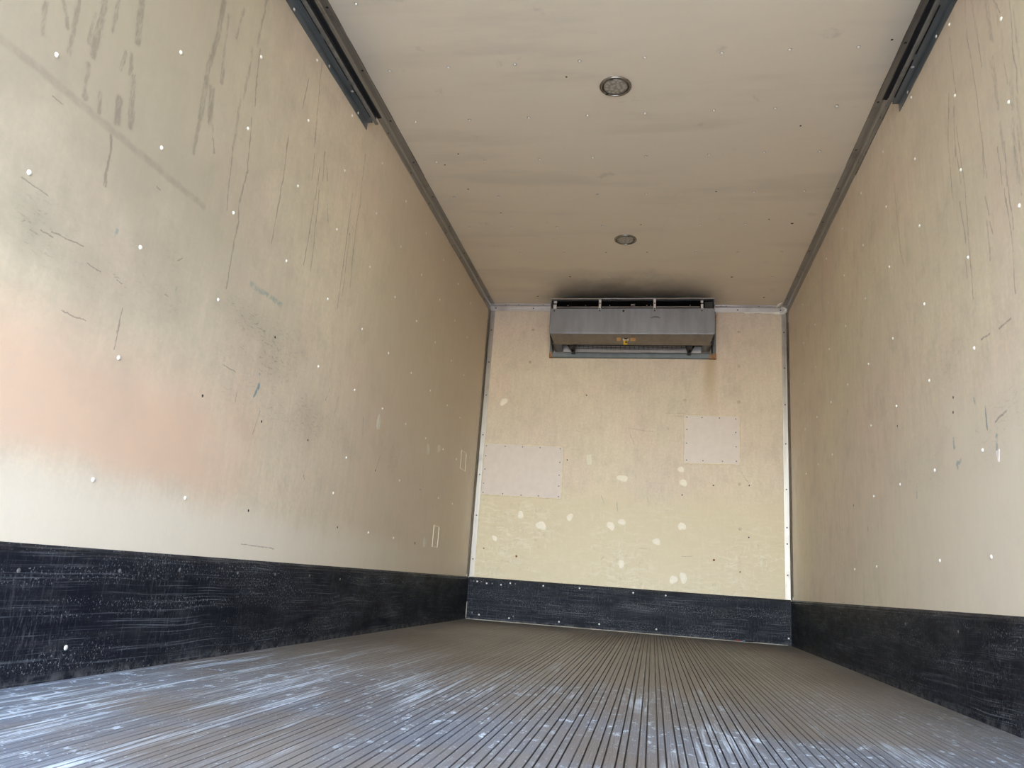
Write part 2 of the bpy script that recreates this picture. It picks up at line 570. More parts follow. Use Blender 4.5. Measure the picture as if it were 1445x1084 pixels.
def right_extra(n, col, u, v, P):
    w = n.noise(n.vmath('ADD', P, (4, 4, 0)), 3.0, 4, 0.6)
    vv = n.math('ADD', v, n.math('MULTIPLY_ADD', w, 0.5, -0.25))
    grime_shade = n.math('MULTIPLY', n.ramp(vv, 1.1, 1.7), n.ramp(n.math('MULTIPLY_ADD', w, 1.2, u), 2.6, 4.4, 1.0, 0.0))
    col = n.mix(n.math('MULTIPLY', grime_shade, 0.45), col, (0.42, 0.37, 0.30, 1))  # grime and painted shade darken the upper wall near the doors
    m2 = n.math('MULTIPLY', n.ramp(vv, 0.65, 1.25, 1, 0), n.ramp(u, 2.4, 4.6, 1, 0.1))
    col = n.mix(n.math('MULTIPLY', m2, 0.75), col, (0.78, 0.70, 0.575, 1))  # lower wall colour lightened near the doors as painted daylight
    return col


def back_extra(n, col, u, v, P):
    w = n.noise(n.vmath('ADD', P, (4, 4, 0)), 1.6, 4, 0.6)
    vv = n.math('ADD', v, n.math('MULTIPLY_ADD', w, 0.3, -0.15))
    # yellower in the lower half
    col = n.mix(n.ramp(vv, 0.85, 1.15, 0.75, 0.0), col, (0.70, 0.60, 0.40, 1))
    # scraped pale marks
    wp = n.vmath('ADD', P, n.comb(0.0, n.math('MULTIPLY', n.noise(P, 5, 3, 0.6), 0.10), 0.0))
    s = n.noise(n.vmath('ADD', n.scale(wp, 7, 48), (1, 7, 0)), 1.0, 7, 0.78)
    s2 = n.noise(n.vmath('ADD', n.scale(wp, 34, 12), (6, 2, 0)), 1.0, 7, 0.78)
    sm = n.math('MAXIMUM', n.ramp(s, 0.50, 0.62), n.ramp(s2, 0.54, 0.66))
    sm = n.math('MULTIPLY', sm, n.math('MULTIPLY', n.ramp(v, 0.80, 1.10, 0.55, 0.0), n.ramp(w, 0.35, 0.65, 0.25, 1.0)))
    col = n.mix(sm, col, (0.82, 0.755, 0.62, 1))
    dk = n.noise(n.vmath('ADD', n.scale(P, 22, 30), (3, 1, 0)), 1.0, 6, 0.75)
    col = n.mix(n.math('MULTIPLY', n.ramp(dk, 0.54, 0.72, 0, 0.34), n.math('MULTIPLY', n.ramp(v, 0.9, 1.2, 1.0, 0.2), n.ramp(w, 0.40, 0.62, 0.1, 1.0))), col, (0.40, 0.33, 0.235, 1))
    # rust weeping from the lower right corner of the cooler
    r = n.math('MULTIPLY', n.ramp(n.math('ABSOLUTE', n.math('SUBTRACT', n.math('MULTIPLY_ADD', w, 0.05, u), 0.642)), 0.008, 0.075, 1, 0),
               n.math('MULTIPLY', n.ramp(v, 1.55, 2.05, 0.0, 0.6), n.ramp(v, 2.10, 2.13, 1, 0)))
    col = n.mix(r, col, (0.46, 0.34, 0.16, 1))
    return col


def ceil_extra(n, col, u, v, P):
    col = n.mix(0.9, col, (0.89, 0.79, 0.63, 1))
    w = n.noise(n.vmath('ADD', P, (2, 6, 0)), 4.0, 5, 0.65)
    uu = n.math('ABSOLUTE', n.math('ADD', u, 0.02))
    # soot blown on to the ceiling by the cooler, with its shadow painted in
    m = n.math('MULTIPLY', n.ramp(n.math('MULTIPLY_ADD', w, 0.35, uu), 0.50, 0.95, 1, 0), n.ramp(n.math('MULTIPLY_ADD', w, 0.4, v), 5.45, 6.05, 0, 1))
    col = n.mix(n.math('MULTIPLY', m, 0.75), col, (0.13, 0.11, 0.088, 1))
    # grey bands across the panels
    b = n.noise(n.scale(P, 0.7, 3.6), 1.0, 4, 0.6)
    col = n.mix(n.ramp(b, 0.50, 0.76, 0, 0.16), col, (0.34, 0.30, 0.25, 1))
    sm = n.noise(n.vmath('ADD', P, (9, 1, 0)), 5.0, 5, 0.65)
    col = n.mix(n.ramp(sm, 0.66, 0.80, 0, 0.22), col, (0.25, 0.22, 0.18, 1))
    return col


LDARK = left_wide + left_mid + left_thin + left_scuff
RDARK = right_wide + right_mid + right_thin + right_scuff
T = 0.06
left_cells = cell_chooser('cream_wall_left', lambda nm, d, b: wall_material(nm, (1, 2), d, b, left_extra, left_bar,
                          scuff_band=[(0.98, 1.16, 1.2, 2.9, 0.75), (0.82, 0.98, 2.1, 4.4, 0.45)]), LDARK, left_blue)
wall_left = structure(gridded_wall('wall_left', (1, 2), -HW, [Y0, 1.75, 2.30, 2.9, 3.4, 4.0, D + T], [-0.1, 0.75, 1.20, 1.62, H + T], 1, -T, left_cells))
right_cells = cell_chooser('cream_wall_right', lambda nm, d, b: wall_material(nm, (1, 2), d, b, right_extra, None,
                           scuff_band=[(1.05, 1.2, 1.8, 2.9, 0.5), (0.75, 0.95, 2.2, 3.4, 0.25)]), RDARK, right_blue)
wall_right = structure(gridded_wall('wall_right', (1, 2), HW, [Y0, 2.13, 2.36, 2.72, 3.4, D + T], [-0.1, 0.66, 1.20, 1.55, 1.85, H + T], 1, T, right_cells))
back_cells = cell_chooser('cream_wall_back', lambda nm, d, b: wall_material(nm, (0, 2), d, b, back_extra, grime=0.9), back_dark, back_blue)
wall_back = structure(gridded_wall('wall_back', (0, 2), D, [-HW - T, -0.3, 0.25, HW + T], [-0.1, 0.7, 1.2, 1.7, H + T], 1, T, back_cells))
ceil_cells = cell_chooser('cream_ceiling', lambda nm, d, b: wall_material(nm, (0, 1), d, b, ceil_extra, grain_v=False, grime=0.7, hgrain=0.012),
                          S([(0.335, 4.16, 0.25, 4.45), (0.25, 4.45, 0.19, 4.75)], 0.008, 0.22), [])
ceiling = structure(gridded_wall('ceiling', (0, 1), H, [-HW - T, 0.1, 0.5, HW + T], [Y0, 4.0, 5.0, D + T], -1, T, ceil_cells))

# ---------------------------------------------------------------- floor of ribbed extruded planks
def floor_material():
    n = NT('worn_ribbed_aluminium')
    x, y, z = n.sep(n.vmath('ADD', n.coords(), (0, 0, 0)))
    g = n.t.nodes.new('ShaderNodeNewGeometry')
    px, py, pz = n.sep(g.outputs['Position'])
    P = n.comb(px, py, 0.0)
    big = n.noise(n.scale(P, 1.6, 0.7), 1.0, 4, 0.6)
    col = n.mix(n.ramp(big, 0.3, 0.7), (0.155, 0.132, 0.110, 1), (0.225, 0.203, 0.178, 1))
    fine = n.noise(n.scale(P, 260, 2.4), 1.0, 3, 0.6)
    k = n.ramp(fine, 0.25, 0.75, 0.72, 1.28)
    col = n.mix(1.0, col, n.comb(k, k, k), 'MULTIPLY')
    # pale scraped streaks along the ribs and dust spots, thicker towards the doors
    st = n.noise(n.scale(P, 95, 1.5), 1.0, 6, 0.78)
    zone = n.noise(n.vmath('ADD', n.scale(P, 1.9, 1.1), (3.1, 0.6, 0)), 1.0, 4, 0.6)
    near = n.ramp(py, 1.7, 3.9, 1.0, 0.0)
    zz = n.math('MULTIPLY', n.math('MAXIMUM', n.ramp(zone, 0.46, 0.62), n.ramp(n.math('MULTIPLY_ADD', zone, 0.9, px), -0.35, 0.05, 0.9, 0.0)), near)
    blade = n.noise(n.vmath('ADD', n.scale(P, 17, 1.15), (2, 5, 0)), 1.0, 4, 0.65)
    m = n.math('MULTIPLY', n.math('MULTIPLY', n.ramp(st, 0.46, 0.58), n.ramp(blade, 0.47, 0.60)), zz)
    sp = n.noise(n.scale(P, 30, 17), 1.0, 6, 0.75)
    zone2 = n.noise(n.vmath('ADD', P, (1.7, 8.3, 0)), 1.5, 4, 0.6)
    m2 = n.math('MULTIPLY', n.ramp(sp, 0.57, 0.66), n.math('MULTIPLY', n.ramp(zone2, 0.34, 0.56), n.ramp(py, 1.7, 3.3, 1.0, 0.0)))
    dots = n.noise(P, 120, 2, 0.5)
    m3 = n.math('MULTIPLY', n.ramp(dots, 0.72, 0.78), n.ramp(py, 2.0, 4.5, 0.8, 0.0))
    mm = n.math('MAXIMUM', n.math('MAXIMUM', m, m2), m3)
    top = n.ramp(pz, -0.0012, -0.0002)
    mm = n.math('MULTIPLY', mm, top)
    near_blue = n.math('MULTIPLY', n.ramp(zone2, 0.25, 0.65, 0.15, 0.8), n.ramp(py, 1.2, 3.2, 1.0, 0.0))
    col = n.mix(near_blue, col, (0.165, 0.225, 0.325, 1))  # oxidised blue-grey near the doors, with skylight's blue painted in
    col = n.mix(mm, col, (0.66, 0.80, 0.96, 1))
    # darker down in the grooves
    col = n.mix(n.ramp(pz, -0.0035, -0.001, 0.9, 0.0), col, (0.035, 0.029, 0.026, 1))
    mic = n.math('SINE', n.math('MULTIPLY', px, 2 * math.pi / 0.0049))
    nb = n.bump(mic, 0.45, 0.0006)
    rough = n.ramp(fine, 0.3, 0.7, 0.38, 0.55)
    return n.set(color=col, rough=rough, metal=0.25, normal=nb, spec=0.4)


M_FLOOR = floor_material()
PLANK = 0.2307
GROOVES = [0.0175, 0.0405, 0.056, 0.079, 0.0945, 0.1175, 0.133, 0.156, 0.1715, 0.1945, 0.210]
floor = structure(MB().box(-HW, HW, Y0, D, -0.10, -0.028).obj('floor', plain('subfloor_ply', (0.16, 0.13, 0.1), 0.7)))


def plank_mesh(a, b, bow=0.0):
    """plank between x = a and x = b measured from its left joint"""
    g = 0.0016
    d = 0.0055
    prof = [(a + 0.0006, -0.028), (a + 0.0006, -0.002), (a + 0.0016, -0.0001)]
    for c in GROOVES:
        if a + 0.004 < c < b - 0.004:
            prof += [(c - g - 0.0005, 0.0), (c - g, -0.0006), (c - g, -d), (c + g, -d), (c + g, -0.0006), (c + g + 0.0005, 0.0)]
    prof += [(b - 0.0016, -0.0001), (b - 0.0006, -0.002), (b - 0.0006, -0.028)]
    prof = prof[::-1]
    n = len(prof)
    me = bpy.data.meshes.new('floor_plank')
    vs = [(p, y, q) for y in (Y0, D - 0.002) for p, q in prof]
    fs = [(i, (i + 1) % n, n + (i + 1) % n, n + i) for i in range(n)]
    me.from_pydata(vs, [], fs)
    fix_normals(me)
    me.materials.append(M_FLOOR)
    # sweep was open at the ends; make sure the ribs face upward
    up_sum = sum(p.normal.z * p.area for p in me.polygons if abs(p.center.z) < 0.0005)
    if up_sum < 0:
        me.flip_normals()
    return me


x_first = 0.0735 - 5 * PLANK
full = plank_mesh(0.0, PLANK)
for i in range(-1, 10):
    xj = x_first + i * PLANK
    a = max(0.0, -HW - xj)
    b = min(PLANK, HW - xj)
    if b - a < 0.01:
        continue
    me = full if (a == 0.0 and b == PLANK) else plank_mesh(a, b)
    me_obj('floor_plank', me, None, floor, (xj, 0, 0))

# ---------------------------------------------------------------- kick plates
def kick_material():
    n = NT('scuffed_black_plastic')
    P3 = n.coords()
    x, y, z = n.sep(P3)
    u = n.math('ADD', x, y)
    P = n.comb(u, z, 0.0)
    big = n.noise(P, 3.0, 4, 0.6)
    col = n.mix(n.ramp(big, 0.35, 0.7), (0.0032, 0.0048, 0.0105, 1), (0.0085, 0.0105, 0.0175, 1))
    wash = n.noise(n.scale(P, 4.5, 16), 1.0, 5, 0.7)
    col = n.mix(n.ramp(wash, 0.52, 0.80, 0, 0.45), col, (0.044, 0.045, 0.050, 1))
    vert = n.noise(n.scale(P, 90, 6), 1.0, 4, 0.6)
    col = n.mix(n.ramp(vert, 0.56, 0.80, 0, 0.35), col, (0.085, 0.088, 0.098, 1))
    # long scrapes
    sc = n.noise(n.scale(n.vmath('ADD', P, n.comb(0.0, n.math('MULTIPLY', n.noise(P, 1.2, 2, 0.5), 0.06), 0.0)), 1.5, 190), 1.0, 5, 0.75)
    scz = n.noise(n.vmath('ADD', n.scale(P, 2.2, 5), (2, 6, 0)), 1.0, 3, 0.6)
    m = n.math('MULTIPLY', n.ramp(sc, 0.55, 0.68), n.ramp(scz, 0.38, 0.56))
    col = n.mix(n.math('MULTIPLY', m, 0.42), col, (0.22, 0.245, 0.285, 1))
    # dust specks
    sp = n.noise(n.scale(P, 170, 130), 1.0, 4, 0.7)
    spz = n.noise(n.vmath('ADD', n.scale(P, 1.6, 13), (5, 1, 0)), 1.0, 5, 0.68)
    s = n.math('MULTIPLY', n.ramp(sp, 0.595, 0.69), n.ramp(spz, 0.42, 0.60))
    col = n.mix(n.math('MULTIPLY', s, 0.60), col, (0.46, 0.48, 0.52, 1))
    chalk = n.math('MULTIPLY', n.ramp(n.noise(n.scale(P, 130, 30), 1.0, 5, 0.75), 0.50, 0.72), n.ramp(n.noise(n.vmath('ADD', P, (9, 2, 0)), 4.0, 4, 0.6), 0.40, 0.65))
    col = n.mix(n.math('MULTIPLY', chalk, 0.22), col, (0.24, 0.26, 0.30, 1))
    rim = n.math('MULTIPLY', n.ramp(z, 0.285, 0.310), n.ramp(n.noise(n.scale(P, 8, 90), 1.0, 4, 0.7), 0.45, 0.7, 0.1, 0.6))
    col = n.mix(rim, col, (0.075, 0.068, 0.060, 1))
    foot = n.math('MULTIPLY', n.ramp(z, 0.006, 0.03, 1, 0), n.ramp(n.noise(P, 22, 4, 0.7), 0.4, 0.7, 0.0, 0.8))
    col = n.mix(foot, col, (0.10, 0.10, 0.105, 1))
    nb = n.bump(n.noise(P, 55, 5, 0.65), 0.35, 0.003)
    rough = n.ramp(wash, 0.3, 0.7, 0.46, 0.68)
    return n.set(color=col, rough=rough, normal=nb, spec=0.15)


M_KICK = kick_material()
KT = 0.012


def kick_profile(s):
    # stepped, rounded top edge; s = sign of the wall
    return [(s * HW, 0.0), (s * (HW - KT), 0.0), (s * (HW - KT), SK - 0.020), (s * (HW - KT + 0.003), SK - 0.017), (s * (HW - KT + 0.003), SK - 0.009),
            (s * (HW - KT + 0.006), SK - 0.005), (s * (HW - 0.003), SK), (s * HW, SK)]


baseboard_left = structure(MB().prism(kick_profile(-1), 1, Y0, D).obj('baseboard_left', M_KICK))
baseboard_right = structure(MB().prism(kick_profile(1), 1, Y0, D).obj('baseboard_right', M_KICK))
prof_b = [(D, 0.0), (D - KT, 0.0), (D - KT, SK - 0.012), (D - KT + 0.004, SK - 0.003), (D - 0.003, SK), (D, SK)]
baseboard_back = structure(MB().prism(prof_b, 0, -HW + KT, HW - KT).obj('baseboard_back', M_KICK))

M_WHITE_RIVET = plain('white_rivet', (0.86, 0.83, 0.76), 0.30, vary=0.05, scale=90)
M_CEIL_RIVET = plain('cream_rivet', (0.88, 0.83, 0.74), 0.30, vary=0.05, scale=90)
M_BEIGE_RIVET = plain('beige_rivet', (0.60, 0.50, 0.37), 0.40, vary=0.1, scale=90)
M_SCREW = plain('dark_screw', (0.06, 0.052, 0.045), 0.4, 0.6, vary=0.2)
M_HOLE = plain('empty_hole', (0.03, 0.02, 0.016), 0.9, vary=0.2)
M_RUST = plain('rusty_head', (0.20, 0.075, 0.03), 0.8, vary=0.3)
M_SCREW_BRIGHT = plain('zinc_screw', (0.78, 0.77, 0.74), 0.32, 0.3, vary=0.1)


def dome_mesh(name, r, h, mat, n=12, flange=0.0):
    mb = MB()
    prof = []
    if flange:
        prof += [(r * 1.30, 0.0), (r * 1.28, flange)]
    else:
        prof += [(r, 0.0)]
    for i in range(5):
        t = i / 5 * math.pi / 2
        prof.append((r * math.cos(t), flange + h * math.sin(t)))
    prof.append((r * 0.05, flange + h))
    mb.lathe(prof, n)
    me = bpy.data.meshes.new(name)
    me.from_pydata(mb.v, [], mb.f)
    fix_normals(me)
    me.polygons.foreach_set('use_smooth', [True] * len(me.polygons))
    me.materials.append(mat)
    return me


RIV_WHITE = dome_mesh('rivet', 0.0066, 0.0042, M_WHITE_RIVET, 14)
RIV_WHITE_CEIL = dome_mesh('rivet', 0.0062, 0.0050, M_CEIL_RIVET, 14, 0.0010)
RIV_WHITE_CEIL.materials.append(plain('shaded_rivet_edge', (0.30, 0.25, 0.19), 0.6, vary=0.2))  # dark flange ring stands in for each rivet's small shadow
for p_ in RIV_WHITE_CEIL.polygons:
    if max(RIV_WHITE_CEIL.vertices[i].co.z for i in p_.vertices) < 0.00105:
        p_.material_index = 1
    elif max(math.hypot(*RIV_WHITE_CEIL.vertices[i].co.xy) for i in p_.vertices) > 0.0070:
        p_.material_index = 1
RIV_BEIGE = dome_mesh('rivet', 0.0095, 0.0022, M_BEIGE_RIVET, 14, 0.0012)
HOLE = dome_mesh('rivet_hole', 0.0052, 0.0006, M_HOLE, 10)
HOLE_RUST = dome_mesh('rivet_hole', 0.0085, 0.0012, M_RUST, 10)
SCREW_DARK = dome_mesh('screw', 0.0060, 0.0025, M_SCREW, 10)
SCREW_PANEL = dome_mesh('screw', 0.0052, 0.0022, plain('grey_screw', (0.22, 0.20, 0.20), 0.4, 0.5), 10)
SCREW_BRIGHT = dome_mesh('screw', 0.0068, 0.0034, M_SCREW_BRIGHT, 12)
SCREW_DULL = dome_mesh('screw', 0.0060, 0.0020, plain('dull_screw', (0.16, 0.16, 0.17), 0.5, 0.4), 10)

ROT = {'left': (0, math.pi / 2, 0), 'right': (0, -math.pi / 2, 0), 'back': (math.pi / 2, 0, 0), 'ceil': (math.pi, 0, 0), 'floor': (0, 0, 0)}


def stud(name, me, parent, side, a, b, off=0.0, label=None):
    loc = {'left': (-HW + off, a, b), 'right': (HW - off, a, b), 'back': (a, D - off, b), 'ceil': (a, b, H - off)}[side]
    ob = me_obj(name, me, None, parent, loc)
    ob.rotation_euler = ROT[side]
    if label:
        ob['label'] = label
    return ob


# rivets of the left wall: rows and columns 0.41 m apart
rows = [0.486, 0.806, 1.127, 1.431, 1.751, 2.041, 2.320]
cols = [1.365, 1.770, 2.173, 2.568, 2.962, 3.380, 3.780, 4.180, 4.592, 5.008, 5.389]
holes_l = {(1, 0), (3, 0), (5, 0), (8, 0), (2, 1), (3, 1), (4, 1), (6, 1), (8, 1), (3, 2)}
skip_l = {(4, 0), (9, 0), (10, 0), (7, 1), (0, 5), (0, 6), (1, 6), (1, 5), (2, 6)}
holes_l.discard((1, 0))
for ci, yy in enumerate(cols):
    for ri, zz in enumerate(rows):
        if (ci, ri) in skip_l and (ci, ri) != (7, 1):
            continue
        dy, dz = rng.uniform(-.004, .004), rng.uniform(-.004, .004)
        if (ci, ri) in holes_l:
            stud('rivet_hole', HOLE_RUST if (ci, ri) == (8, 0) else HOLE, wall_left, 'left', yy + dy, zz + dz)
        else:
            stud('rivet', RIV_WHITE, wall_left, 'left', yy + dy, zz + dz)
stud('rivet', RIV_WHITE, wall_left, 'left', 3.285, 0.629)

rows = [0.482, 0.803, 1.134, 1.437, 1.765, 2.053, 2.335]
cols = [2.207, 2.583, 3.010, 3.418, 3.815, 4.222, 4.633, 5.029, 5.430]
skip_r = {(3, 0), (6, 0), (7, 0), (8, 0), (5, 1), (6, 1), (7, 1), (8, 1), (0, 0), (0, 1), (0, 6), (5, 2)}
for ci, yy in enumerate(cols):
    for ri, zz in enumerate(rows):
        if (ci, ri) in skip_r:
            continue
        stud('rivet', RIV_WHITE, wall_right, 'right', yy + rng.uniform(-.004, .004), zz + rng.uniform(-.004, .004))
for yy, zz in [(3.42, 1.05), (2.80, 0.97), (2.31, 0.61), (4.2, 0.80), (2.79, 1.02)]:
    stud('rivet_hole', HOLE, wall_right, 'right', yy, zz)

# ceiling rivets
rows = [2.524, 2.950, 3.364, 3.753, 4.167, 4.580, 4.993, 5.430, 5.840]
cols = [-1.041, -0.761, -0.455, -0.165, 0.118, 0.441, 0.718, 0.993]
dark_c = {(6, 4): 0, (5, 7): 1, (8, 7): 1, (6, 3): 0, (8, 1): 1, (7, 2): 1, (7, 6): 1}
skip_c = {(6, 0), (7, 0), (7, 1), (7, 5), (8, 0), (8, 2), (8, 3), (8, 4), (8, 5), (8, 6), (4, 5), (4, 2), (0, 1), (0, 2), (0, 3), (0, 4), (0, 5), (0, 6), (0, 7), (5, 4)}
for ri, yy in enumerate(rows):
    for ci, xx in enumerate(cols):
        if (ri, ci) in skip_c:
            continue
        a, b = xx + rng.uniform(-.003, .003), yy + rng.uniform(-.004, .004)
        if (ri, ci) in dark_c:
            stud('rivet_hole', HOLE_RUST if dark_c[ri, ci] else HOLE, ceiling, 'ceil', a, b)
        else:
            stud('rivet', RIV_WHITE_CEIL, ceiling, 'ceil', a, b)
for a, b in [(-0.895, 3.68), (-1.00, 3.79), (-0.93, 4.07), (-0.79, 4.38), (0.86, 3.52), (1.11, 2.92), (-0.235, 3.06), (0.51, 4.16), (0.85, 4.52), (0.08, 4.57)]:
    stud('rivet_hole', HOLE, ceiling, 'ceil', a, b)

# bulkhead rivets, painted over
for xx, zz in [(0.421, 1.768), (0.830, 1.765), (0.834, 1.132), (0.837, 0.800), (0.830, 2.340), (0.834, 2.057), (-0.819, 2.335), (-0.825, 2.053)]:
    stud('rivet', RIV_BEIGE, wall_back, 'back', xx, zz)
for xx, zz in [(0.904, 1.123), (0.413, 1.028), (0.837, 0.487), (-0.349, 1.786), (-1.09, 0.535), (0.643, 1.112), (-0.475, 1.257), (0.90, 0.74)]:
    stud('rivet_hole', HOLE, wall_back, 'back', xx, zz)
for xx, zz in [(-0.829, 0.491), (0.651, 0.560)]:
    stud('rivet_hole', HOLE_RUST, wall_back, 'back', xx, zz)

# kick plate screws
for xx, zz in [(-1.119, 0.282), (-1.044, 0.273), (-0.931, 0.270), (-0.860, 0.287), (-0.605, 0.285), (-0.329, 0.287), (0.070, 0.283), (0.307, 0.281),
               (-1.085, 0.038), (-0.851, 0.030), (-0.471, 0.034), (-0.171, 0.041), (0.245, 0.038), (1.169, 0.049)]:
    stud('screw', SCREW_BRIGHT, baseboard_back, 'back', xx, zz, KT - 0.0005)
for xx, zz in [(-1.147, 0.283), (-1.085, 0.282), (-1.00, 0.275), (-0.82, 0.285), (-0.82, 0.045), (-1.14, 0.047)]:
    stud('screw', SCREW_DULL, baseboard_back, 'back', xx, zz, KT - 0.0005)
stud('screw', SCREW_BRIGHT, baseboard_left, 'left', 1.775, 0.075, KT - 0.0005)
for i in range(11):
    stud('screw', SCREW_DULL, baseboard_left, 'left', 1.60 + 0.31 * i + rng.uniform(-.03, .03), 0.262 + rng.uniform(-.01, .01), KT - 0.0005)
for i in range(6):
    stud('screw', SCREW_DULL, baseboard_right, 'right', 2.30 + 0.55 * i, 0.258 + rng.uniform(-.01, .01), KT - 0.0005)

# ---------------------------------------------------------------- aluminium angle trims
def alu(name, c0, c1, axis, rough=0.42, metal=0.55):
    n = NT(name)
    P = n.coords()
    x, y, z = n.sep(P)
    sc = [70, 70, 70]
    sc[axis] = 1.2
    k = n.noise(n.scale(P, *sc), 1.0, 4, 0.6, dims='3D')
    col = n.mix(n.ramp(k, 0.3, 0.7), (*c0, 1), (*c1, 1))
    d = n.noise(P, 6, 5, 0.65, dims='3D')
    col = n.mix(n.ramp(d, 0.5, 0.75, 0, 0.5), col, tuple(c * 0.55 for c in c0) + (1,))
    return n.set(color=col, rough=rough, metal=metal)


M_ALU_TOP = alu('dirty_aluminium', (0.31, 0.285, 0.25), (0.43, 0.40, 0.355), 1)
M_ALU_V = alu('brushed_aluminium', (0.35, 0.33, 0.31), (0.46, 0.435, 0.41), 2, 0.30, 0.95)
M_ALU_H = alu('pale_aluminium', (0.58, 0.55, 0.53), (0.70, 0.67, 0.65), 0, 0.34, 0.7)
M_CAULK = plain('old_caulk', (0.93, 0.88, 0.76), 0.6, vary=0.1, scale=30, bump=0.4)
M_CAULK_DARK = plain('dirty_caulk', (0.15, 0.13, 0.105), 0.8, vary=0.3, scale=30, bump=0.4)


def ceiling_angle(s):
    t = 0.0025
    return [(s * HW, H), (s * (HW - 0.046), H), (s * (HW - 0.046), H - t), (s * (HW - 0.012), H - t), (s * (HW - 0.0085), H - 0.0085), (s * (HW - t), H - 0.012),
            (s * (HW - t), H - 0.054), (s * HW, H - 0.054)]


trim_1 = structure(MB().prism(ceiling_angle(-1), 1, Y0, D).obj('trim_1', M_ALU_TOP))
trim_2 = structure(MB().prism(ceiling_angle(1), 1, Y0, D).obj('trim_2', M_ALU_TOP))


def corner_angle(s):
    t = 0.003
    return [(s * HW, D), (s * (HW - 0.048), D), (s * (HW - 0.048), D - t), (s * (HW - 0.012), D - t), (s * (HW - 0.008), D - 0.007), (s * (HW - t), D - 0.012),
            (s * (HW - t), D - 0.040), (s * HW, D - 0.040)]


trim_3 = structure(MB().prism(corner_angle(-1), 2, SK + 0.001, H - 0.045).obj('trim_3', M_ALU_V))
trim_4 = structure(MB().prism(corner_angle(1), 2, SK + 0.001, H - 0.045).obj('trim_4', M_ALU_V))
t = 0.004
prof5 = [(D, H), (D, H - 0.050), (D - t, H - 0.050), (D - t, H - 0.012), (D - 0.009, H - 0.006), (D - 0.014, H - t), (D - 0.040, H - t), (D - 0.040, H)]
trim_5 = structure(MB().prism(prof5, 0, -HW + 0.004, HW - 0.004).obj('trim_5', M_ALU_H))

for y in [2.53, 2.94, 3.345, 3.75, 4.15, 4.56, 4.985, 5.42, 5.855]:
    stud('screw', SCREW_DARK, trim_1, 'ceil', -1.171, y, 0.0022)
    stud('screw', SCREW_DARK, trim_2, 'ceil', 1.167, y, 0.0022)
for y in [3.40, 3.80, 4.17, 4.58, 4.985, 5.40, 5.82]:
    stud('screw', SCREW_DARK, trim_1, 'left', y, 2.508, 0.0022)
for y in [3.424, 3.827, 4.24, 4.65, 5.05, 5.45, 5.85]:
    stud('screw', SCREW_DULL, trim_2, 'right', y, 2.516, 0.0022)
for z in [2.324, 2.045, 1.763, 1.432, 1.109, 0.787, 0.449]:
    stud('screw', SCREW_DARK, trim_3, 'back', -1.170, z, 0.0027)
for z in [2.336, 2.045, 1.755, 1.451, 1.108, 0.827, 0.709, 0.486]:
    stud('screw', SCREW_DARK, trim_4, 'back', 1.170, z, 0.0027)
for x in [-1.147, -0.827, 0.820, 1.146]:
    stud('screw', SCREW_DARK, trim_5, 'back', x, 2.519, 0.0036)
for x in [-1.06, -0.95, -0.74, 0.69, 0.73, 0.98]:
    stud('screw', SCREW_DARK, trim_5, 'ceil', x, D - 0.026, 0.0036)


def bead(name, pts, radii, mat, parent, n=8, label=None):
    """lumpy strip of sealant along a polyline"""
    mb = MB()
    ring = []
    m = len(pts)
    for i, p in enumerate(pts):
        p = Vector(p)
        d = (Vector(pts[min(i + 1, m - 1)]) - Vector(pts[max(i - 1, 0)])).normalized()
        a = d.cross(Vector((0, 0, 1)) if abs(d.z) < 0.8 else Vector((0, 1, 0))).normalized()
        b = d.cross(a)
        for j in range(n):
            t_ = 2 * math.pi * j / n
            mb.v.append(tuple(p + radii[i] * (math.cos(t_) * a + math.sin(t_) * b)))
    for i in range(m - 1):
        for j in range(n):
            q = i * n + j
            w = i * n + (j + 1) % n
            mb.f.append((q, w, w + n, q + n))
    mb.f.append(tuple(range(n)))
    mb.f.append(tuple(range((m - 1) * n, m * n)))
    ob = mb.obj(name, mat, parent, True)
    if label:
        ob['label'] = label
    return ob


# white sealant at the right upper corner and below the top trim
xs = [0.86 + i * 0.012 for i in range(24)]
bead('sealant_bead', [(x, D - 0.002, H - 0.052 - 0.004 * max(0, (x - 0.98) / 0.16)) for x in xs],
     [0.0050 + 0.009 * max(0, (x - 0.98) / 0.14) + rng.uniform(0, .002) for x in xs], M_CAULK, trim_5, label='smeared white sealant under the right end of the trim')
bead('sealant_bead', [(1.150 + 0.012 * math.cos(a) * 3.0 - 0.002, D - 0.006, H - 0.032 + 0.027 * math.sin(a)) for a in [math.pi * (1.25 + i / 10 * 1.25) for i in range(11)]],
     [0.0085 + rng.uniform(0, .004) for _ in range(11)], M_CAULK, trim_5, label='white sealant smeared round the corner')
bead('sealant_bead', [(1.115, D - 0.008, H - 0.004), (1.122, D - 0.03, H - 0.004), (1.128, D - 0.07, H - 0.005), (1.14, D - 0.10, H - 0.004)], [0.008, 0.010, 0.009, 0.005], M_CAULK, trim_2,
     label='dab of white sealant at the far end')
bead('sealant_bead', [(-1.176, D - 0.006, H - 0.008), (-1.178, D - 0.006, H - 0.03), (-1.168, D - 0.005, H - 0.048)], [0.006, 0.008, 0.005], M_ALU_H, trim_5, label='filled end of the trim')
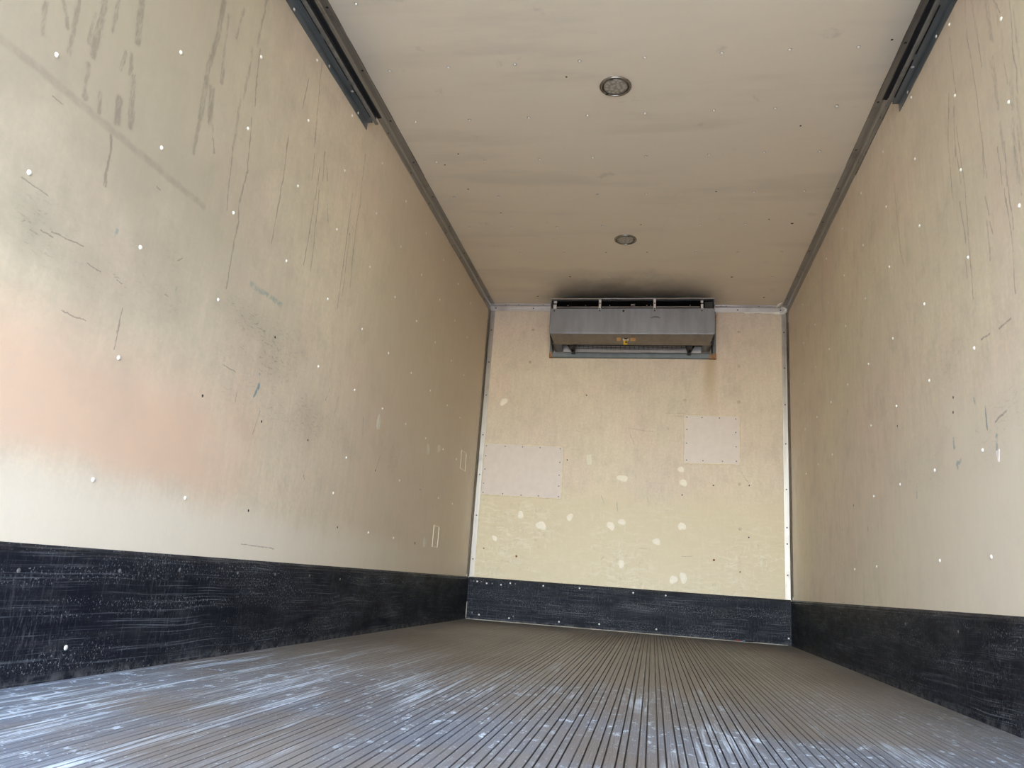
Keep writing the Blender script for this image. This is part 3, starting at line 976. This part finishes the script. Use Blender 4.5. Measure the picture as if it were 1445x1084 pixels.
# dark dirt lines beside the corner trims and on the ceiling trims
zs = [SK + 0.02 + i * 0.09 for i in range(24)]
bead('sealant_bead', [(-HW + 0.001, D - 0.043, z) for z in zs], [0.0035 + rng.uniform(0, .002) for _ in zs], M_CAULK_DARK, trim_3, 6, 'dark dirty joint')
bead('sealant_bead', [(HW - 0.001, D - 0.043, z) for z in zs], [0.0035 + rng.uniform(0, .002) for _ in zs], M_CAULK_DARK, trim_4, 6, 'dark dirty joint')
ys = [Y0 + 0.2 + i * 0.1 for i in range(53)]
bead('sealant_bead', [(HW - 0.001, y, H - 0.056) for y in ys], [0.0022 + rng.uniform(0, .0035) for _ in ys], M_CAULK_DARK, trim_2, 6, 'dark dirty joint')
bead('sealant_bead', [(-HW + 0.047, y, H - 0.0005) for y in ys], [0.0004 + rng.uniform(0, .0016) for _ in ys], M_CAULK_DARK, trim_1, 6, 'dark dirty joint')
bead('sealant_bead', [(HW - 0.047, y, H - 0.0005) for y in ys], [0.0004 + rng.uniform(0, .0016) for _ in ys], M_CAULK_DARK, trim_2, 6, 'dark dirty joint')
# pale caulk where the far kick plate meets the floor
M_CAULK_GREY = plain('grey_caulk', (0.42, 0.38, 0.31), 0.7, vary=0.2, scale=25)
xs = [-1.185 + i * 0.05 for i in range(48)]
bead('sealant_bead', [(x, D - KT - 0.001, 0.001) for x in xs], [0.0035 + rng.uniform(0, .0015) for _ in xs], M_CAULK_GREY, baseboard_back, 6, 'pale caulk along the floor')
bead('sealant_bead', [(-HW + KT + 0.002, D - KT - 0.002, z) for z in [0.01, 0.05, 0.09, 0.13]], [0.004, 0.004, 0.003, 0.002], M_CAULK_GREY, baseboard_back, 6, 'pale caulk in the corner')

# ---------------------------------------------------------------- filler spots and taped places
M_FILLER = plain('pale_filler', (0.90, 0.82, 0.68), 0.55, vary=0.05, scale=40, bump=0.25)
M_FILLER_L = plain('grey_filler', (0.72, 0.66, 0.54), 0.55, vary=0.06, scale=40, bump=0.25)


def spot(parent, side, a, b, ra, rb, rot, mat):
    n = 18
    mb = MB()
    ph = rng.uniform(0, 6)
    rim, top = [], []
    for i in range(n):
        t_ = 2 * math.pi * i / n
        k = 1 + 0.16 * math.sin(2 * t_ + ph) + 0.09 * math.sin(3 * t_ + 2 * ph) + rng.uniform(-.05, .05)
        x, y = ra * k * math.cos(t_), rb * k * math.sin(t_)
        c, s = math.cos(rot), math.sin(rot)
        x, y = c * x - s * y, s * x + c * y
        rim.append((x, y))
    ringz = [(1.0, 0.0), (0.9, 0.0011), (0.5, 0.0016)]
    for k, h in ringz:
        for x, y in rim:
            p = (x * k, y * k)
            mb.v.append({'back': (p[0], -h, p[1]), 'left': (h, p[0], p[1])}[side])
    for j in range(2):
        for i in range(n):
            q, w = j * n + i, j * n + (i + 1) % n
            mb.f.append((q, w, w + n, q + n))
    mb.f.append(tuple(range(2 * n, 3 * n)))
    loc = {'back': (a, D, b), 'left': (-HW, a, b)}[side]
    return mb.obj('filler_spot', mat, parent, True, loc)


for a, b, ra, rb, ro in [(-1.02, 1.712, .026, .036, -.3), (-0.04, 1.133, .040, .026, .1), (0.401, 1.221, .022, .025, 0), (0.421, 1.121, .025, .030, .2), (-0.819, 0.809, .027, .027, 0),
                         (-0.652, 0.735, .034, .038, .6), (-0.432, 0.812, .025, .027, 0), (-0.115, 0.764, .027, .034, .2), (-0.033, 0.799, .026, .026, 0), (0.415, 0.792, .027, .033, .3),
                         (0.231, 0.668, .026, .028, .4), (-1.011, 0.616, .020, .022, .4), (-0.026, 0.487, .022, .032, -.4), (0.361, 0.399, .028, .032, .3), (0.433, 0.417, .027, .038, -.1)]:
    spot(wall_back, 'back', a, b, ra, rb, ro, M_FILLER)
for a, b, ra, rb in [(3.752, 1.05, .028, .047), (4.675, 1.072, .036, .030), (4.914, 1.117, .036, .030), (4.788, 0.501, .034, .030)]:
    spot(wall_left, 'left', a, b, ra, rb, 0, M_FILLER_L)
M_TAPE = plain('yellowed_tape', (0.78, 0.72, 0.57), 0.5, vary=0.06)
mb = MB()
for h in (D, D - 0.0012):
    mb.v += [(-0.326, h, 1.306), (-0.287, h, 1.308), (-0.282, h, 1.230), (-0.317, h, 1.227)]
mb.f += [(0, 1, 2, 3), (4, 5, 6, 7), (0, 1, 5, 4), (1, 2, 6, 5), (2, 3, 7, 6), (3, 0, 4, 7)]
tp = mb.obj('tape_strip', M_TAPE, wall_back)
tp['label'] = 'short upright piece of cream tape'


def outline(y0, y1, z0, z1, w, label):
    mb = MB()
    x0, x1 = -HW, -HW + 0.0022
    mb.box(x0, x1, y0, y0 + w, z0, z1)
    mb.box(x0, x1, y1 - w, y1, z0, z1)
    mb.box(x0, x1, y0 + w, y1 - w, z0, z0 + w * 0.55)
    mb.box(x0, x1, y0 + w, y1 - w, z1 - w * 0.55, z1)
    ob = mb.obj('adhesive_outline', M_TAPE, wall_left)
    ob['label'] = label


outline(5.515, 5.685, 1.075, 1.215, 0.013, 'upper rectangle of old adhesive')
outline(4.965, 5.105, 0.482, 0.622, 0.012, 'lower rectangle of old adhesive')

# ---------------------------------------------------------------- cover plates screwed to the bulkhead
M_PLATE = plain('white_plate', (0.70, 0.61, 0.545), 0.48, vary=0.03, scale=20, bump=0.08)
M_BEAD = plain('cream_sealant', (0.78, 0.68, 0.50), 0.6, vary=0.1, scale=30)


def cover_plate(quad, screws, label):
    cx = sum(p[0] for p in quad) / 4
    zb = min(p[1] for p in quad)
    root = empty('cover_plate', (cx, D, zb))
    tag(root, label, 'panel')
    def poly(qd, y0, y1, name, mat, bev):
        mb = MB()
        for h in (y0, y1):
            mb.v += [(x - cx, h, z - zb) for x, z in qd]
        mb.f += [(0, 1, 2, 3), (4, 5, 6, 7), (0, 1, 5, 4), (1, 2, 6, 5), (2, 3, 7, 6), (3, 0, 4, 7)]
        return mb.obj(name, mat, root, bevel=bev)
    poly(quad, -0.004, 0.0, 'plate', M_PLATE, 0.0008)
    c = (cx, sum(p[1] for p in quad) / 4)
    mb = MB()
    pts = quad + [quad[0]]
    for (a, b) in zip(pts[:-1], pts[1:]):
        steps = 14
        prev = None
        nx, nz = (b[1] - a[1]), -(b[0] - a[0])
        L = math.hypot(nx, nz)
        nx, nz = nx / L, nz / L
        if (a[0] + b[0]) / 2 * nx + (a[1] + b[1]) / 2 * nz < c[0] * nx + c[1] * nz:
            nx, nz = -nx, -nz
        for i in range(steps + 1):
            f = i / steps
            x = a[0] + (b[0] - a[0]) * f - cx
            z = a[1] + (b[1] - a[1]) * f - zb
            w = 0.0035 + rng.uniform(0, 0.004)
            ring = [(x + nx * w, 0.0, z + nz * w), (x + nx * w * .5, -0.0035, z + nz * w * .5), (x - nx * 0.003, -0.0050, z - nz * 0.003)]
            mb.v += ring
            if prev is not None:
                q = len(mb.v) - 6
                mb.f += [(q, q + 3, q + 4, q + 1), (q + 1, q + 4, q + 5, q + 2)]
            prev = ring
    mb.obj('sealant_bead', M_BEAD, root)
    for x, z in screws:
        ob = me_obj('screw', SCREW_PANEL, None, root, (x - cx, -0.0040, z - zb))
        ob.rotation_euler = ROT['back']
    return root


cover_plate([(-1.148, 1.366), (-0.514, 1.361), (-0.506, 0.950), (-1.147, 0.951)],
            [(-1.133, 1.342), (-0.98, 1.344), (-0.839, 1.346), (-0.696, 1.346), (-0.535, 1.342), (-0.533, 1.235), (-0.533, 1.133), (-0.530, 1.047), (-0.529, 0.966),
             (-0.686, 0.964), (-0.824, 0.962), (-0.972, 0.966), (-1.131, 0.968), (-1.133, 1.041), (-1.13, 1.155), (-1.133, 1.261)],
            'wide white cover plate screwed low on the left of the far wall')
cover_plate([(0.420, 1.648), (0.832, 1.653), (0.836, 1.279), (0.424, 1.272)],
            [(0.439, 1.633), (0.553, 1.633), (0.684, 1.634), (0.806, 1.630), (0.806, 1.525), (0.808, 1.414), (0.810, 1.303), (0.708, 1.298), (0.564, 1.297), (0.442, 1.296),
             (0.440, 1.428), (0.440, 1.535)],
            'smaller squarish white cover plate higher on the right of the far wall')

# ---------------------------------------------------------------- overhead door tracks
def track_metal():
    n = NT('galvanised_dark_steel')
    P = n.coords()
    k = n.noise(n.scale(P, 40, 1.5, 40), 1.0, 4, 0.6, dims='3D')
    col = n.mix(n.ramp(k, 0.3, 0.7), (0.14, 0.158, 0.17, 1), (0.22, 0.24, 0.252, 1))
    d = n.noise(P, 12, 5, 0.65, dims='3D')
    col = n.mix(n.ramp(d, 0.5, 0.75, 0, 0.4), col, (0.09, 0.092, 0.096, 1))
    return n.set(color=col, rough=0.40, metal=0.5)


M_TRACK = track_metal()
M_TRACK_IN = plain('shaded_channel', (0.012, 0.012, 0.014), 0.7, vary=0.3)  # near-black stands in for shade inside the track
M_TRACK_LIP = plain('grey_channel', (0.20, 0.20, 0.19), 0.45, 0.4, vary=0.2, scale=20)
M_NUT = plain('bright_fastener', (0.6, 0.6, 0.6), 0.35, 0.6, vary=0.1)


def door_track(s, yend, zf, label):
    """s = -1 left wall, +1 right; angle iron on the wall carrying a C channel open towards the middle"""
    root = empty('door_track', (s * HW, yend, zf))
    tag(root, label, 'door track', 'overhead door tracks')
    def X(d):
        return -s * d       # distance from the wall -> local x
    ya = Y0 - yend
    t = 0.003
    MB().prism([(X(0.0005), 0.0), (X(0.0005 + t), 0.0), (X(0.0005 + t), 0.037), (X(0.030), 0.037), (X(0.030), 0.040), (X(0.0005), 0.040)], 1, ya, 0.0).obj('angle_bracket', M_TRACK, root)
    # channel: web, rounded floor lip and roof
    z0 = 0.028
    MB().prism([(X(0.0385), z0 + 0.008), (X(0.0395), z0 + 0.003), (X(0.042), z0 + 0.001), (X(0.052), z0), (X(0.056), z0 + 0.002), (X(0.057), z0 + 0.006), (X(0.054), z0 + 0.008),
                (X(0.050), z0 + 0.004), (X(0.044), z0 + 0.005), (X(0.0415), z0 + 0.010), (X(0.0415), z0 + 0.050), (X(0.0385), z0 + 0.050)], 1, ya, 0.004).obj('channel', M_TRACK_LIP, root)
    MB().prism([(X(0.043), z0 + 0.044), (X(0.060), z0 + 0.046), (X(0.062), z0 + 0.043), (X(0.062), z0 + 0.050), (X(0.043), z0 + 0.050)], 1, ya, 0.02).obj('channel_roof', M_TRACK_IN, root)
    MB().box(min(X(0.0417), X(0.0428)), max(X(0.0417), X(0.0428)), ya, 0.003, z0 + 0.008, z0 + 0.0465).obj('channel_shade', M_TRACK_IN, root)  # black sheet added as the shade inside the channel
    MB().prism([(X(0.0006 + t), 0.0402), (X(0.030), 0.0402), (X(0.038), 0.045), (X(0.038), 0.075), (X(0.0036), 0.075)], 1, ya, -0.03).obj('slot_shade', M_TRACK_IN, root)  # black filler standing in for shade in the slot beside the shelf
    for y in [-0.02, -0.30, -0.60, -0.90, -1.2, -1.5, -1.8, -2.1]:
        MB().box(min(X(0.0285), X(0.0400)), max(X(0.0285), X(0.0400)), y - 0.030, y, 0.0335, 0.0368).obj('weld_tab', M_TRACK, root)
    me = SCREW_BRIGHT
    for y in [-0.12, -0.46, -0.80, -1.14, -1.48]:
        ob = me_obj('bolt', me, None, root, (X(0.0033), y, 0.012))
        ob.rotation_euler = ROT['left'] if s < 0 else ROT['right']
    for y in [-0.25, -0.83, -1.4]:
        ob = me_obj('bolt', me, None, root, (X(0.022), y, 0.0368))
        ob.rotation_euler = ROT['ceil']
    return root


door_track(-1, 3.13, 2.357, 'dark steel door track under the ceiling along the left wall')
door_track(1, 3.161, 2.371, 'dark steel door track under the ceiling along the right wall')

# ---------------------------------------------------------------- round ceiling lamps (off)
M_CHROME = plain('tarnished_chrome', (0.30, 0.27, 0.23), 0.26, 0.85, vary=0.25, scale=60)
M_GASKET = plain('black_gasket', (0.015, 0.014, 0.014), 0.5)


def lens_material():
    n = NT('frosted_lens')
    P = n.coords()
    v = n.voronoi(P, 42, 'F1', 0.6)
    col = n.mix(n.ramp(v, 0.1, 0.6), (0.42, 0.37, 0.30, 1), (0.27, 0.235, 0.19, 1))
    return n.set(color=col, rough=0.22, normal=n.bump(v, 0.3, 0.003))


M_LENS = lens_material()
M_LED = plain('led_dome', (0.44, 0.40, 0.32), 0.2, vary=0.1)
LED = dome_mesh('led', 0.0065, 0.0022, M_LED, 12)


def ceiling_lamp(x, y, label, clip):
    root = empty('ceiling_lamp', (x, y, H), (math.pi, 0, clip))
    tag(root, label, 'ceiling light', 'round ceiling lamps')
    MB().lathe([(0.0735, 0.0), (0.0735, 0.003), (0.071, 0.0065), (0.066, 0.0085), (0.0615, 0.0075), (0.0605, 0.0035), (0.0605, 0.0)], 48).obj('bezel', M_CHROME, root, True)
    MB().lathe([(0.0605, 0.0), (0.0605, 0.0030), (0.055, 0.0030), (0.055, 0.0)], 48).obj('gasket', M_GASKET, root, True)
    MB().lathe([(0.055, 0.0), (0.055, 0.0040), (0.050, 0.0062), (0.035, 0.0080), (0.012, 0.0088), (0.001, 0.0089)], 48).obj('lens', M_LENS, root, True)
    for r, n_ in ((0.018, 6), (0.038, 12)):
        for i in range(n_):
            a = 2 * math.pi * i / n_
            me_obj('led', LED, None, root, (r * math.cos(a), r * math.sin(a), 0.0082 - (0.0016 if r > .03 else 0.0004)))
    for a in (2.1, -2.0):
        MB().box(-0.006, 0.006, -0.004, 0.004, 0, 0.0092).obj('clip', M_GASKET, root, loc=(0.064 * math.cos(a), 0.064 * math.sin(a), 0))


ceiling_lamp(-0.016, 3.144, 'round recessed ceiling lamp, the larger looking one nearer the door', 0.3)
ceiling_lamp(-0.025, 4.786, 'round recessed ceiling lamp, farther in, just before the cooler', 0.9)

# ---------------------------------------------------------------- slim evaporator (cooling unit) on the bulkhead
def sheet(name, c, rough=0.38, metal=0.45):
    n = NT(name)
    P = n.coords()
    k = n.noise(n.scale(P, 14, 3, 3), 1.0, 4, 0.6, dims='3D')
    col = n.mix(n.ramp(k, 0.3, 0.7), tuple(v * 0.86 for v in c) + (1,), tuple(v * 1.08 for v in c) + (1,))
    d = n.noise(P, 9, 5, 0.7, dims='3D')
    col = n.mix(n.ramp(d, 0.58, 0.75, 0, 0.35), col, tuple(v * 0.55 for v in c) + (1,))
    return n.set(color=col, rough=rough, metal=metal)


M_SHEET = sheet('grey_sheet_metal', (0.235, 0.235, 0.245))
def cover_material():
    n = NT('grey_cover_floor_reflection')
    P = n.coords()
    x, y, z = n.sep(P)
    k = n.noise(n.scale(P, 14, 3, 3), 1.0, 4, 0.6, dims='3D')
    col = n.mix(n.ramp(k, 0.3, 0.7), (0.175, 0.177, 0.190, 1), (0.22, 0.222, 0.236, 1))
    d = n.noise(P, 9, 5, 0.7, dims='3D')
    col = n.mix(n.ramp(d, 0.56, 0.75, 0, 0.35), col, (0.13, 0.13, 0.135, 1))
    floor_tint = n.ramp(z, 0.088, 0.097, 0.85, 0.0)  # floor's brown reflection painted into the lower slope
    col = n.mix(floor_tint, col, n.mix(n.ramp(d, 0.3, 0.7), (0.31, 0.255, 0.19, 1), (0.22, 0.18, 0.135, 1)))
    return n.set(color=col, rough=0.4, metal=0.35)


M_COVER = cover_material()
M_RAIL = sheet('blue_grey_rail', (0.16, 0.185, 0.20), 0.5, 0.3)
M_BLACK = plain('black_inside', (0.008, 0.007, 0.008), 0.6, vary=0.3)
M_STRAP = plain('pale_strap', (0.55, 0.50, 0.46), 0.45, 0.2, vary=0.1)
M_PAN = plain('white_tray', (0.62, 0.58, 0.56), 0.5, vary=0.05)
M_BLOCK = plain('rusty_block', (0.33, 0.165, 0.075), 0.75, vary=0.3, scale=60)
M_YELLOW = plain('yellow_sticker', (0.75, 0.50, 0.04), 0.5, vary=0.08)
M_ORANGE = plain('orange_sticker', (0.62, 0.34, 0.13), 0.5, vary=0.15)
M_CREAM_STICKER = plain('cream_sticker', (0.72, 0.66, 0.52), 0.5, vary=0.1)

ev = empty('evaporator_unit', (-0.006, D, 2.118), (0, -0.010, 0))
tag(ev, 'slim grey sheet metal cooling unit high on the far wall under the ceiling', 'cooling unit')
DP = -0.293         # front of the casing
# frame flange on the wall
rail = [(0.0, -0.020), (-0.022, -0.020), (-0.025, -0.017), (-0.025, 0.018), (-0.022, 0.0205), (0.0, 0.0205)]
MB().prism(rail, 0, -0.636, 0.636).obj('bottom_rail', M_RAIL, ev)
for s, z1 in ((-1, 0.372), (1, 0.372)):
    MB().prism([(s * 0.634, 0.0), (s * 0.634, -0.020), (s * 0.638, -0.024), (s * 0.656, -0.024), (s * 0.659, -0.020), (s * 0.659, 0.0)], 2, 0.021, z1).obj('side_rail', M_RAIL, ev)
for x0, x1, z0, z1, lab in [(-0.661, -0.6365, -0.022, 0.021, None), (0.6365, 0.662, -0.022, 0.021, None), (0.6335, 0.662, 0.296, 0.337, None)]:
    MB().box(x0, x1, -0.029, 0.0, z0, z1).obj('corner_block', M_BLOCK, ev, bevel=0.002)
MB().box(0.606, 0.6345, -0.029, -0.0, -0.021, 0.012).obj('corner_block', M_BLOCK, ev, bevel=0.002)
# casing
side_prof = [(0.0, 0.150), (-0.10, 0.130), (DP + 0.004, 0.096), (DP, 0.100), (DP, 0.380), (0.0, 0.380)]
for s in (-1, 1):
    x0, x1 = sorted((s * 0.628, s * 0.6255))
    MB().prism(side_prof, 0, x0, x1).obj('side_plate', M_SHEET, ev)
MB().box(-0.628, 0.628, DP - 0.001, 0.0, 0.3802, 0.3832).obj('top_plate', M_SHEET, ev)
MB().box(-0.632, 0.632, DP - 0.005, DP + 0.012, 0.3795, 0.3838).obj('top_lip', M_STRAP, ev, bevel=0.001)
for s in (-1, 1):
    x0, x1 = sorted((s * 0.627, s * 0.6315))
    MB().box(x0, x1, DP - 0.004, DP + 0.012, 0.10, 0.3754).obj('edge_strip', M_SHEET, ev)
# one bent sheet: face and underside
tk = 0.0025
ang = [(DP, 0.300), (DP - 0.0005, 0.100), (DP + 0.002, 0.0935), (-0.205, 0.034), (-0.196, 0.034), (-0.196, 0.037), (-0.204, 0.0368), (DP + 0.005, 0.0965), (DP + tk, 0.102), (DP + tk, 0.297),
       (DP + 0.014, 0.297), (DP + 0.014, 0.300)]
fpm = MB().prism(ang, 0, -0.6245, 0.6245)
fpm.v = [(x * (1 - 0.042 * max(0.0, (y - DP - 0.004) / 0.084)) if z < 0.098 else x, y, z) for x, y, z in fpm.v]
fp = fpm.obj('front_cover', M_COVER, ev)
for s in (-1, 1):
    x0, x1 = sorted((s * 0.6250, s * 0.6300))
    MB().prism([(-0.03, 0.022), (-0.10, 0.030), (-0.255, 0.080), (-0.26, 0.12), (-0.03, 0.15)], 0, x0, x1).obj('inner_side', M_BLACK, ev)  # black sheet painting the shade of the side gap
# outlet slot above the face
MB().box(-0.6245, 0.6245, -0.05, -0.045, 0.125, 0.3795).obj('inner_back', M_BLACK, ev)
MB().box(-0.6235, 0.6235, -0.225, -0.060, 0.070, 0.330).obj('coil_block', M_BLACK, ev)  # black block for the coil, also added to block light
MB().box(-0.6235, 0.6235, -0.260, -0.0455, 0.3755, 0.3795).obj('slot_roof', M_BLACK, ev)
for x0, x1 in ((-0.590, -0.255), (-0.229, 0.167), (0.193, 0.520)):
    MB().box(x0, x1, DP + 0.020, DP + 0.028, 0.3190, 0.3225).obj('slot_bar', M_STRAP, ev)
for x, w in ((-0.242, 0.0095), (0.180, 0.0095)):
    st = MB().box(x - w, x + w, DP - 0.006, DP - 0.0035, 0.292, 0.375).obj('strap', M_STRAP, ev)
    for z in (0.298, 0.342):
        ob = me_obj('screw', SCREW_DARK, None, st, (x, DP - 0.006, z))
        ob.rotation_euler = ROT['back']
for x0, x1 in ((-0.612, -0.586), (0.528, 0.547)):
    MB().box(x0, x1, DP + 0.012, DP + 0.016, 0.298, 0.340).obj('end_bracket', M_STRAP, ev)
    MB().box(x0, x1, DP + 0.030, DP + 0.034, 0.356, 0.3754).obj('end_bracket', M_STRAP, ev)
MB().box(0.555, 0.618, DP + 0.006, DP + 0.07, 0.303, 0.358).obj('junction_box', M_BLACK, ev, bevel=0.003)
for x in (-0.50, -0.36, -0.17, 0.02, 0.12, 0.15, 0.45):
    MB().box(x - 0.0028, x + 0.0028, DP + 0.055, DP + 0.062, 0.345, 0.350).obj('fin_clip', M_STRAP, ev)
for dz in (0, 0.009):
    MB().box(-0.005, 0.028, DP + 0.055, DP + 0.060, 0.345 + dz, 0.3475 + dz).obj('fin_clip', M_STRAP, ev)
for x in (-0.600, -0.242, 0.180, 0.536):
    ob = me_obj('screw', SCREW_DARK, None, ev, (x, DP, 0.283))
    ob.rotation_euler = ROT['back']
hole = me_obj('bolt_hole', dome_mesh('bolt_hole', 0.0085, 0.0008, M_HOLE, 12), None, ev, (-0.058, DP - 0.0001, 0.281))
hole.rotation_euler = ROT['back']
# dent left by a knock on the face
dm = MB()
for i in range(9):
    f = i / 8
    x = 0.150 + 0.075 * f
    z = 0.222 + 0.010 * math.sin(f * math.pi) * (1 if i % 2 else 0.8)
    hgt = 0.002 + 0.005 * math.sin(f * math.pi)
    dm.v += [(x, DP - 0.0008, z - hgt * .5), (x, DP - 0.0014, z), (x, DP - 0.0008, z + hgt * .8)]
for i in range(8):
    a = i * 3
    dm.f += [(a, a + 3, a + 4, a + 1), (a + 1, a + 4, a + 5, a + 2)]
dm.obj('scratch', plain('bare_scratch', (0.05, 0.045, 0.045), 0.6), ev)
# stickers on the underside slope
slope = math.atan2(0.034 - 0.0935, -0.205 - (DP + 0.002))
def sticker(x, f, w, hgt, mat, name, tri=False, lift=0.0012):
    y = DP + 0.002 + ((-0.205) - (DP + 0.002)) * f
    z = 0.0935 + (0.034 - 0.0935) * f
    ny, nz = math.sin(slope), -math.cos(slope)
    dy, dz = math.cos(slope), math.sin(slope)
    c = Vector((x, y + ny * lift, z + nz * lift))
    if tri:
        pts = [c + Vector((0, -dy * hgt * .6, -dz * hgt * .6)), c + Vector((w * .5, dy * hgt * .5, dz * hgt * .5)), c + Vector((-w * .5, dy * hgt * .5, dz * hgt * .5))]
    else:
        pts = [c + Vector((sx * w / 2, sy_ * dy * hgt / 2, sy_ * dz * hgt / 2)) for sx, sy_ in ((-1, -1), (1, -1), (1, 1), (-1, 1))]
    n = len(pts)
    back = [p - Vector((0, ny, nz)) * 0.0009 for p in pts]
    m = MB()
    m.v = [tuple(p) for p in pts + back]
    m.f = [tuple(range(n)), tuple(range(2 * n - 1, n - 1, -1))] + [(i, (i + 1) % n, n + (i + 1) % n, n + i) for i in range(n)]
    return m.obj(name, mat, ev)


lb = sticker(-0.040, 0.72, 0.030, 0.060, M_YELLOW, 'warning_sticker')
lb['label'] = 'yellow hazard sticker'
sticker(-0.034, 0.70, 0.014, 0.030, M_BLACK, 'sticker_symbol', True, 0.0018)
lb = sticker(-0.036, 0.52, 0.044, 0.018, M_CREAM_STICKER, 'sticker_remnant', lift=0.0014)
sticker(-0.036, 0.44, 0.026, 0.012, M_BLACK, 'sticker_symbol', lift=0.0018)
sticker(-0.090, 0.50, 0.030, 0.030, M_ORANGE, 'sticker_remnant')
sticker(0.018, 0.50, 0.042, 0.030, M_ORANGE, 'sticker_remnant')
# underside: tray, brackets, wire guard, curved end sheets
MB().box(-0.545, 0.545, -0.0445, -0.030, 0.0206, 0.120).obj('drip_tray', M_PAN, ev)
MB().box(-0.6245, 0.6245, -0.196, -0.150, 0.046, 0.0695).obj('fan_housing', M_BLACK, ev)
for s, x in ((-1, -0.462), (1, 0.452)):
    m = MB()
    m.tube((x + s * -0.03, -0.180, 0.040), (x, -0.032, 0.018), 0.010)
    m.tube((x + s * 0.035, -0.150, 0.050), (x + s * 0.004, -0.034, 0.020), 0.008)
    m.box(x - 0.016, x + 0.016, -0.17, -0.12, 0.020, 0.060)
    m.box(x - 0.014, x + 0.014, -0.060, -0.030, 0.004, 0.040)
    m.obj('fan_bracket', M_BLACK, ev)
M_WIRE = plain('black_wire', (0.02, 0.018, 0.018), 0.5, 0.3)
gx0, gx1 = -0.440, 0.425
N = 24
def sag(f):
    return 0.0065 * math.sin(math.pi * f)
for k, (yy, zz) in enumerate(((-0.172, 0.040), (-0.168, 0.026), (-0.160, 0.017))):
    m = MB()
    for i in range(12):
        f0, f1 = i / 12, (i + 1) / 12
        m.tube((gx0 + (gx1 - gx0) * f0, yy, zz - sag(f0)), (gx0 + (gx1 - gx0) * f1, yy, zz - sag(f1)), 0.0026, 6)
    m.obj('guard_wire', M_WIRE, ev)
WR = MB().tube((0, -0.174, 0.0235), (0, -0.168, 0.006), 0.0017, 6).tube((0, -0.168, 0.006), (0, -0.158, -0.004), 0.0017, 6).obj('guard_wire', M_WIRE, ev)
for i in range(N + 1):
    f = i / N
    ob = WR if i == 0 else WR.copy()
    if i:
        COL.objects.link(ob)
    ob.location = (gx0 + (gx1 - gx0) * f, 0, 0.0185 - sag(f))
for s in (-1, 1):
    m = MB()
    nseg = 8
    for i in range(nseg + 1):
        a = i / nseg * math.pi / 2
        y = -0.198 + 0.155 * math.sin(a)
        z = 0.0225 + 0.020 * math.cos(a)
        for x in (s * 0.612, s * 0.545):
            m.v += [(x, y, z), (x, y + 0.001, z + 0.003)]
    for i in range(nseg):
        q = i * 4
        m.f += [(q, q + 4, q + 6, q + 2), (q + 1, q + 3, q + 7, q + 5), (q, q + 1, q + 5, q + 4), (q + 2, q + 6, q + 7, q + 3)]
    m.obj('end_sheet', M_SHEET, ev, True)
# two hangers between the casing and the ceiling
for x in (-0.180, 0.165):
    MB().box(x - 0.035, x + 0.035, -0.20, -0.12, 0.3834, 0.428 - 0.010 * x - 0.0006).obj('hanger', M_BLACK, ev)

# ---------------------------------------------------------------- yard outside the rear opening
def yard_material():
    n = NT('yard_concrete')
    P = n.coords()
    k = n.noise(P, 0.8, 6, 0.6, dims='3D')
    col = n.mix(n.ramp(k, 0.3, 0.7), (0.27, 0.275, 0.275, 1), (0.36, 0.365, 0.36, 1))
    return n.set(color=col, rough=0.85)


yard = MB().box(-60, 60, -80, 40, -1.45, -1.15).obj('yard_ground', yard_material())
structure(yard)

# small leftovers
mb = MB()
for h in (HW, HW - 0.001):
    mb.v += [(h, 2.488, 0.782), (h, 2.464, 0.785), (h, 2.472, 0.748), (h, 2.482, 0.750)]
mb.f += [(0, 1, 2, 3), (4, 5, 6, 7), (0, 1, 5, 4), (1, 2, 6, 5), (2, 3, 7, 6), (3, 0, 4, 7)]
sc = mb.obj('sticker_remnant', plain('white_sticker_remnant', (0.86, 0.80, 0.76), 0.5, vary=0.08), wall_right)
sc['label'] = 'torn scrap of white sticker'
scrap = empty('plastic_scrap', (0.848, D - KT - 0.010, 0.002))
tag(scrap, 'tiny red and blue plastic scrap lying against the foot of the far wall', 'debris')
MB().tube((-0.050, 0, 0.006), (0.004, 0.001, 0.007), 0.0045).obj('red_piece', plain('dark_red_plastic', (0.16, 0.012, 0.018), 0.5), scrap)
MB().tube((0.004, 0, 0.006), (0.020, 0, 0.008), 0.0058).obj('blue_piece', plain('blue_plastic', (0.06, 0.16, 0.24), 0.45), scrap)
MB().tube((0.022, 0, 0.007), (0.075, 0.001, 0.008), 0.0066).obj('black_piece', M_BLACK, scrap)
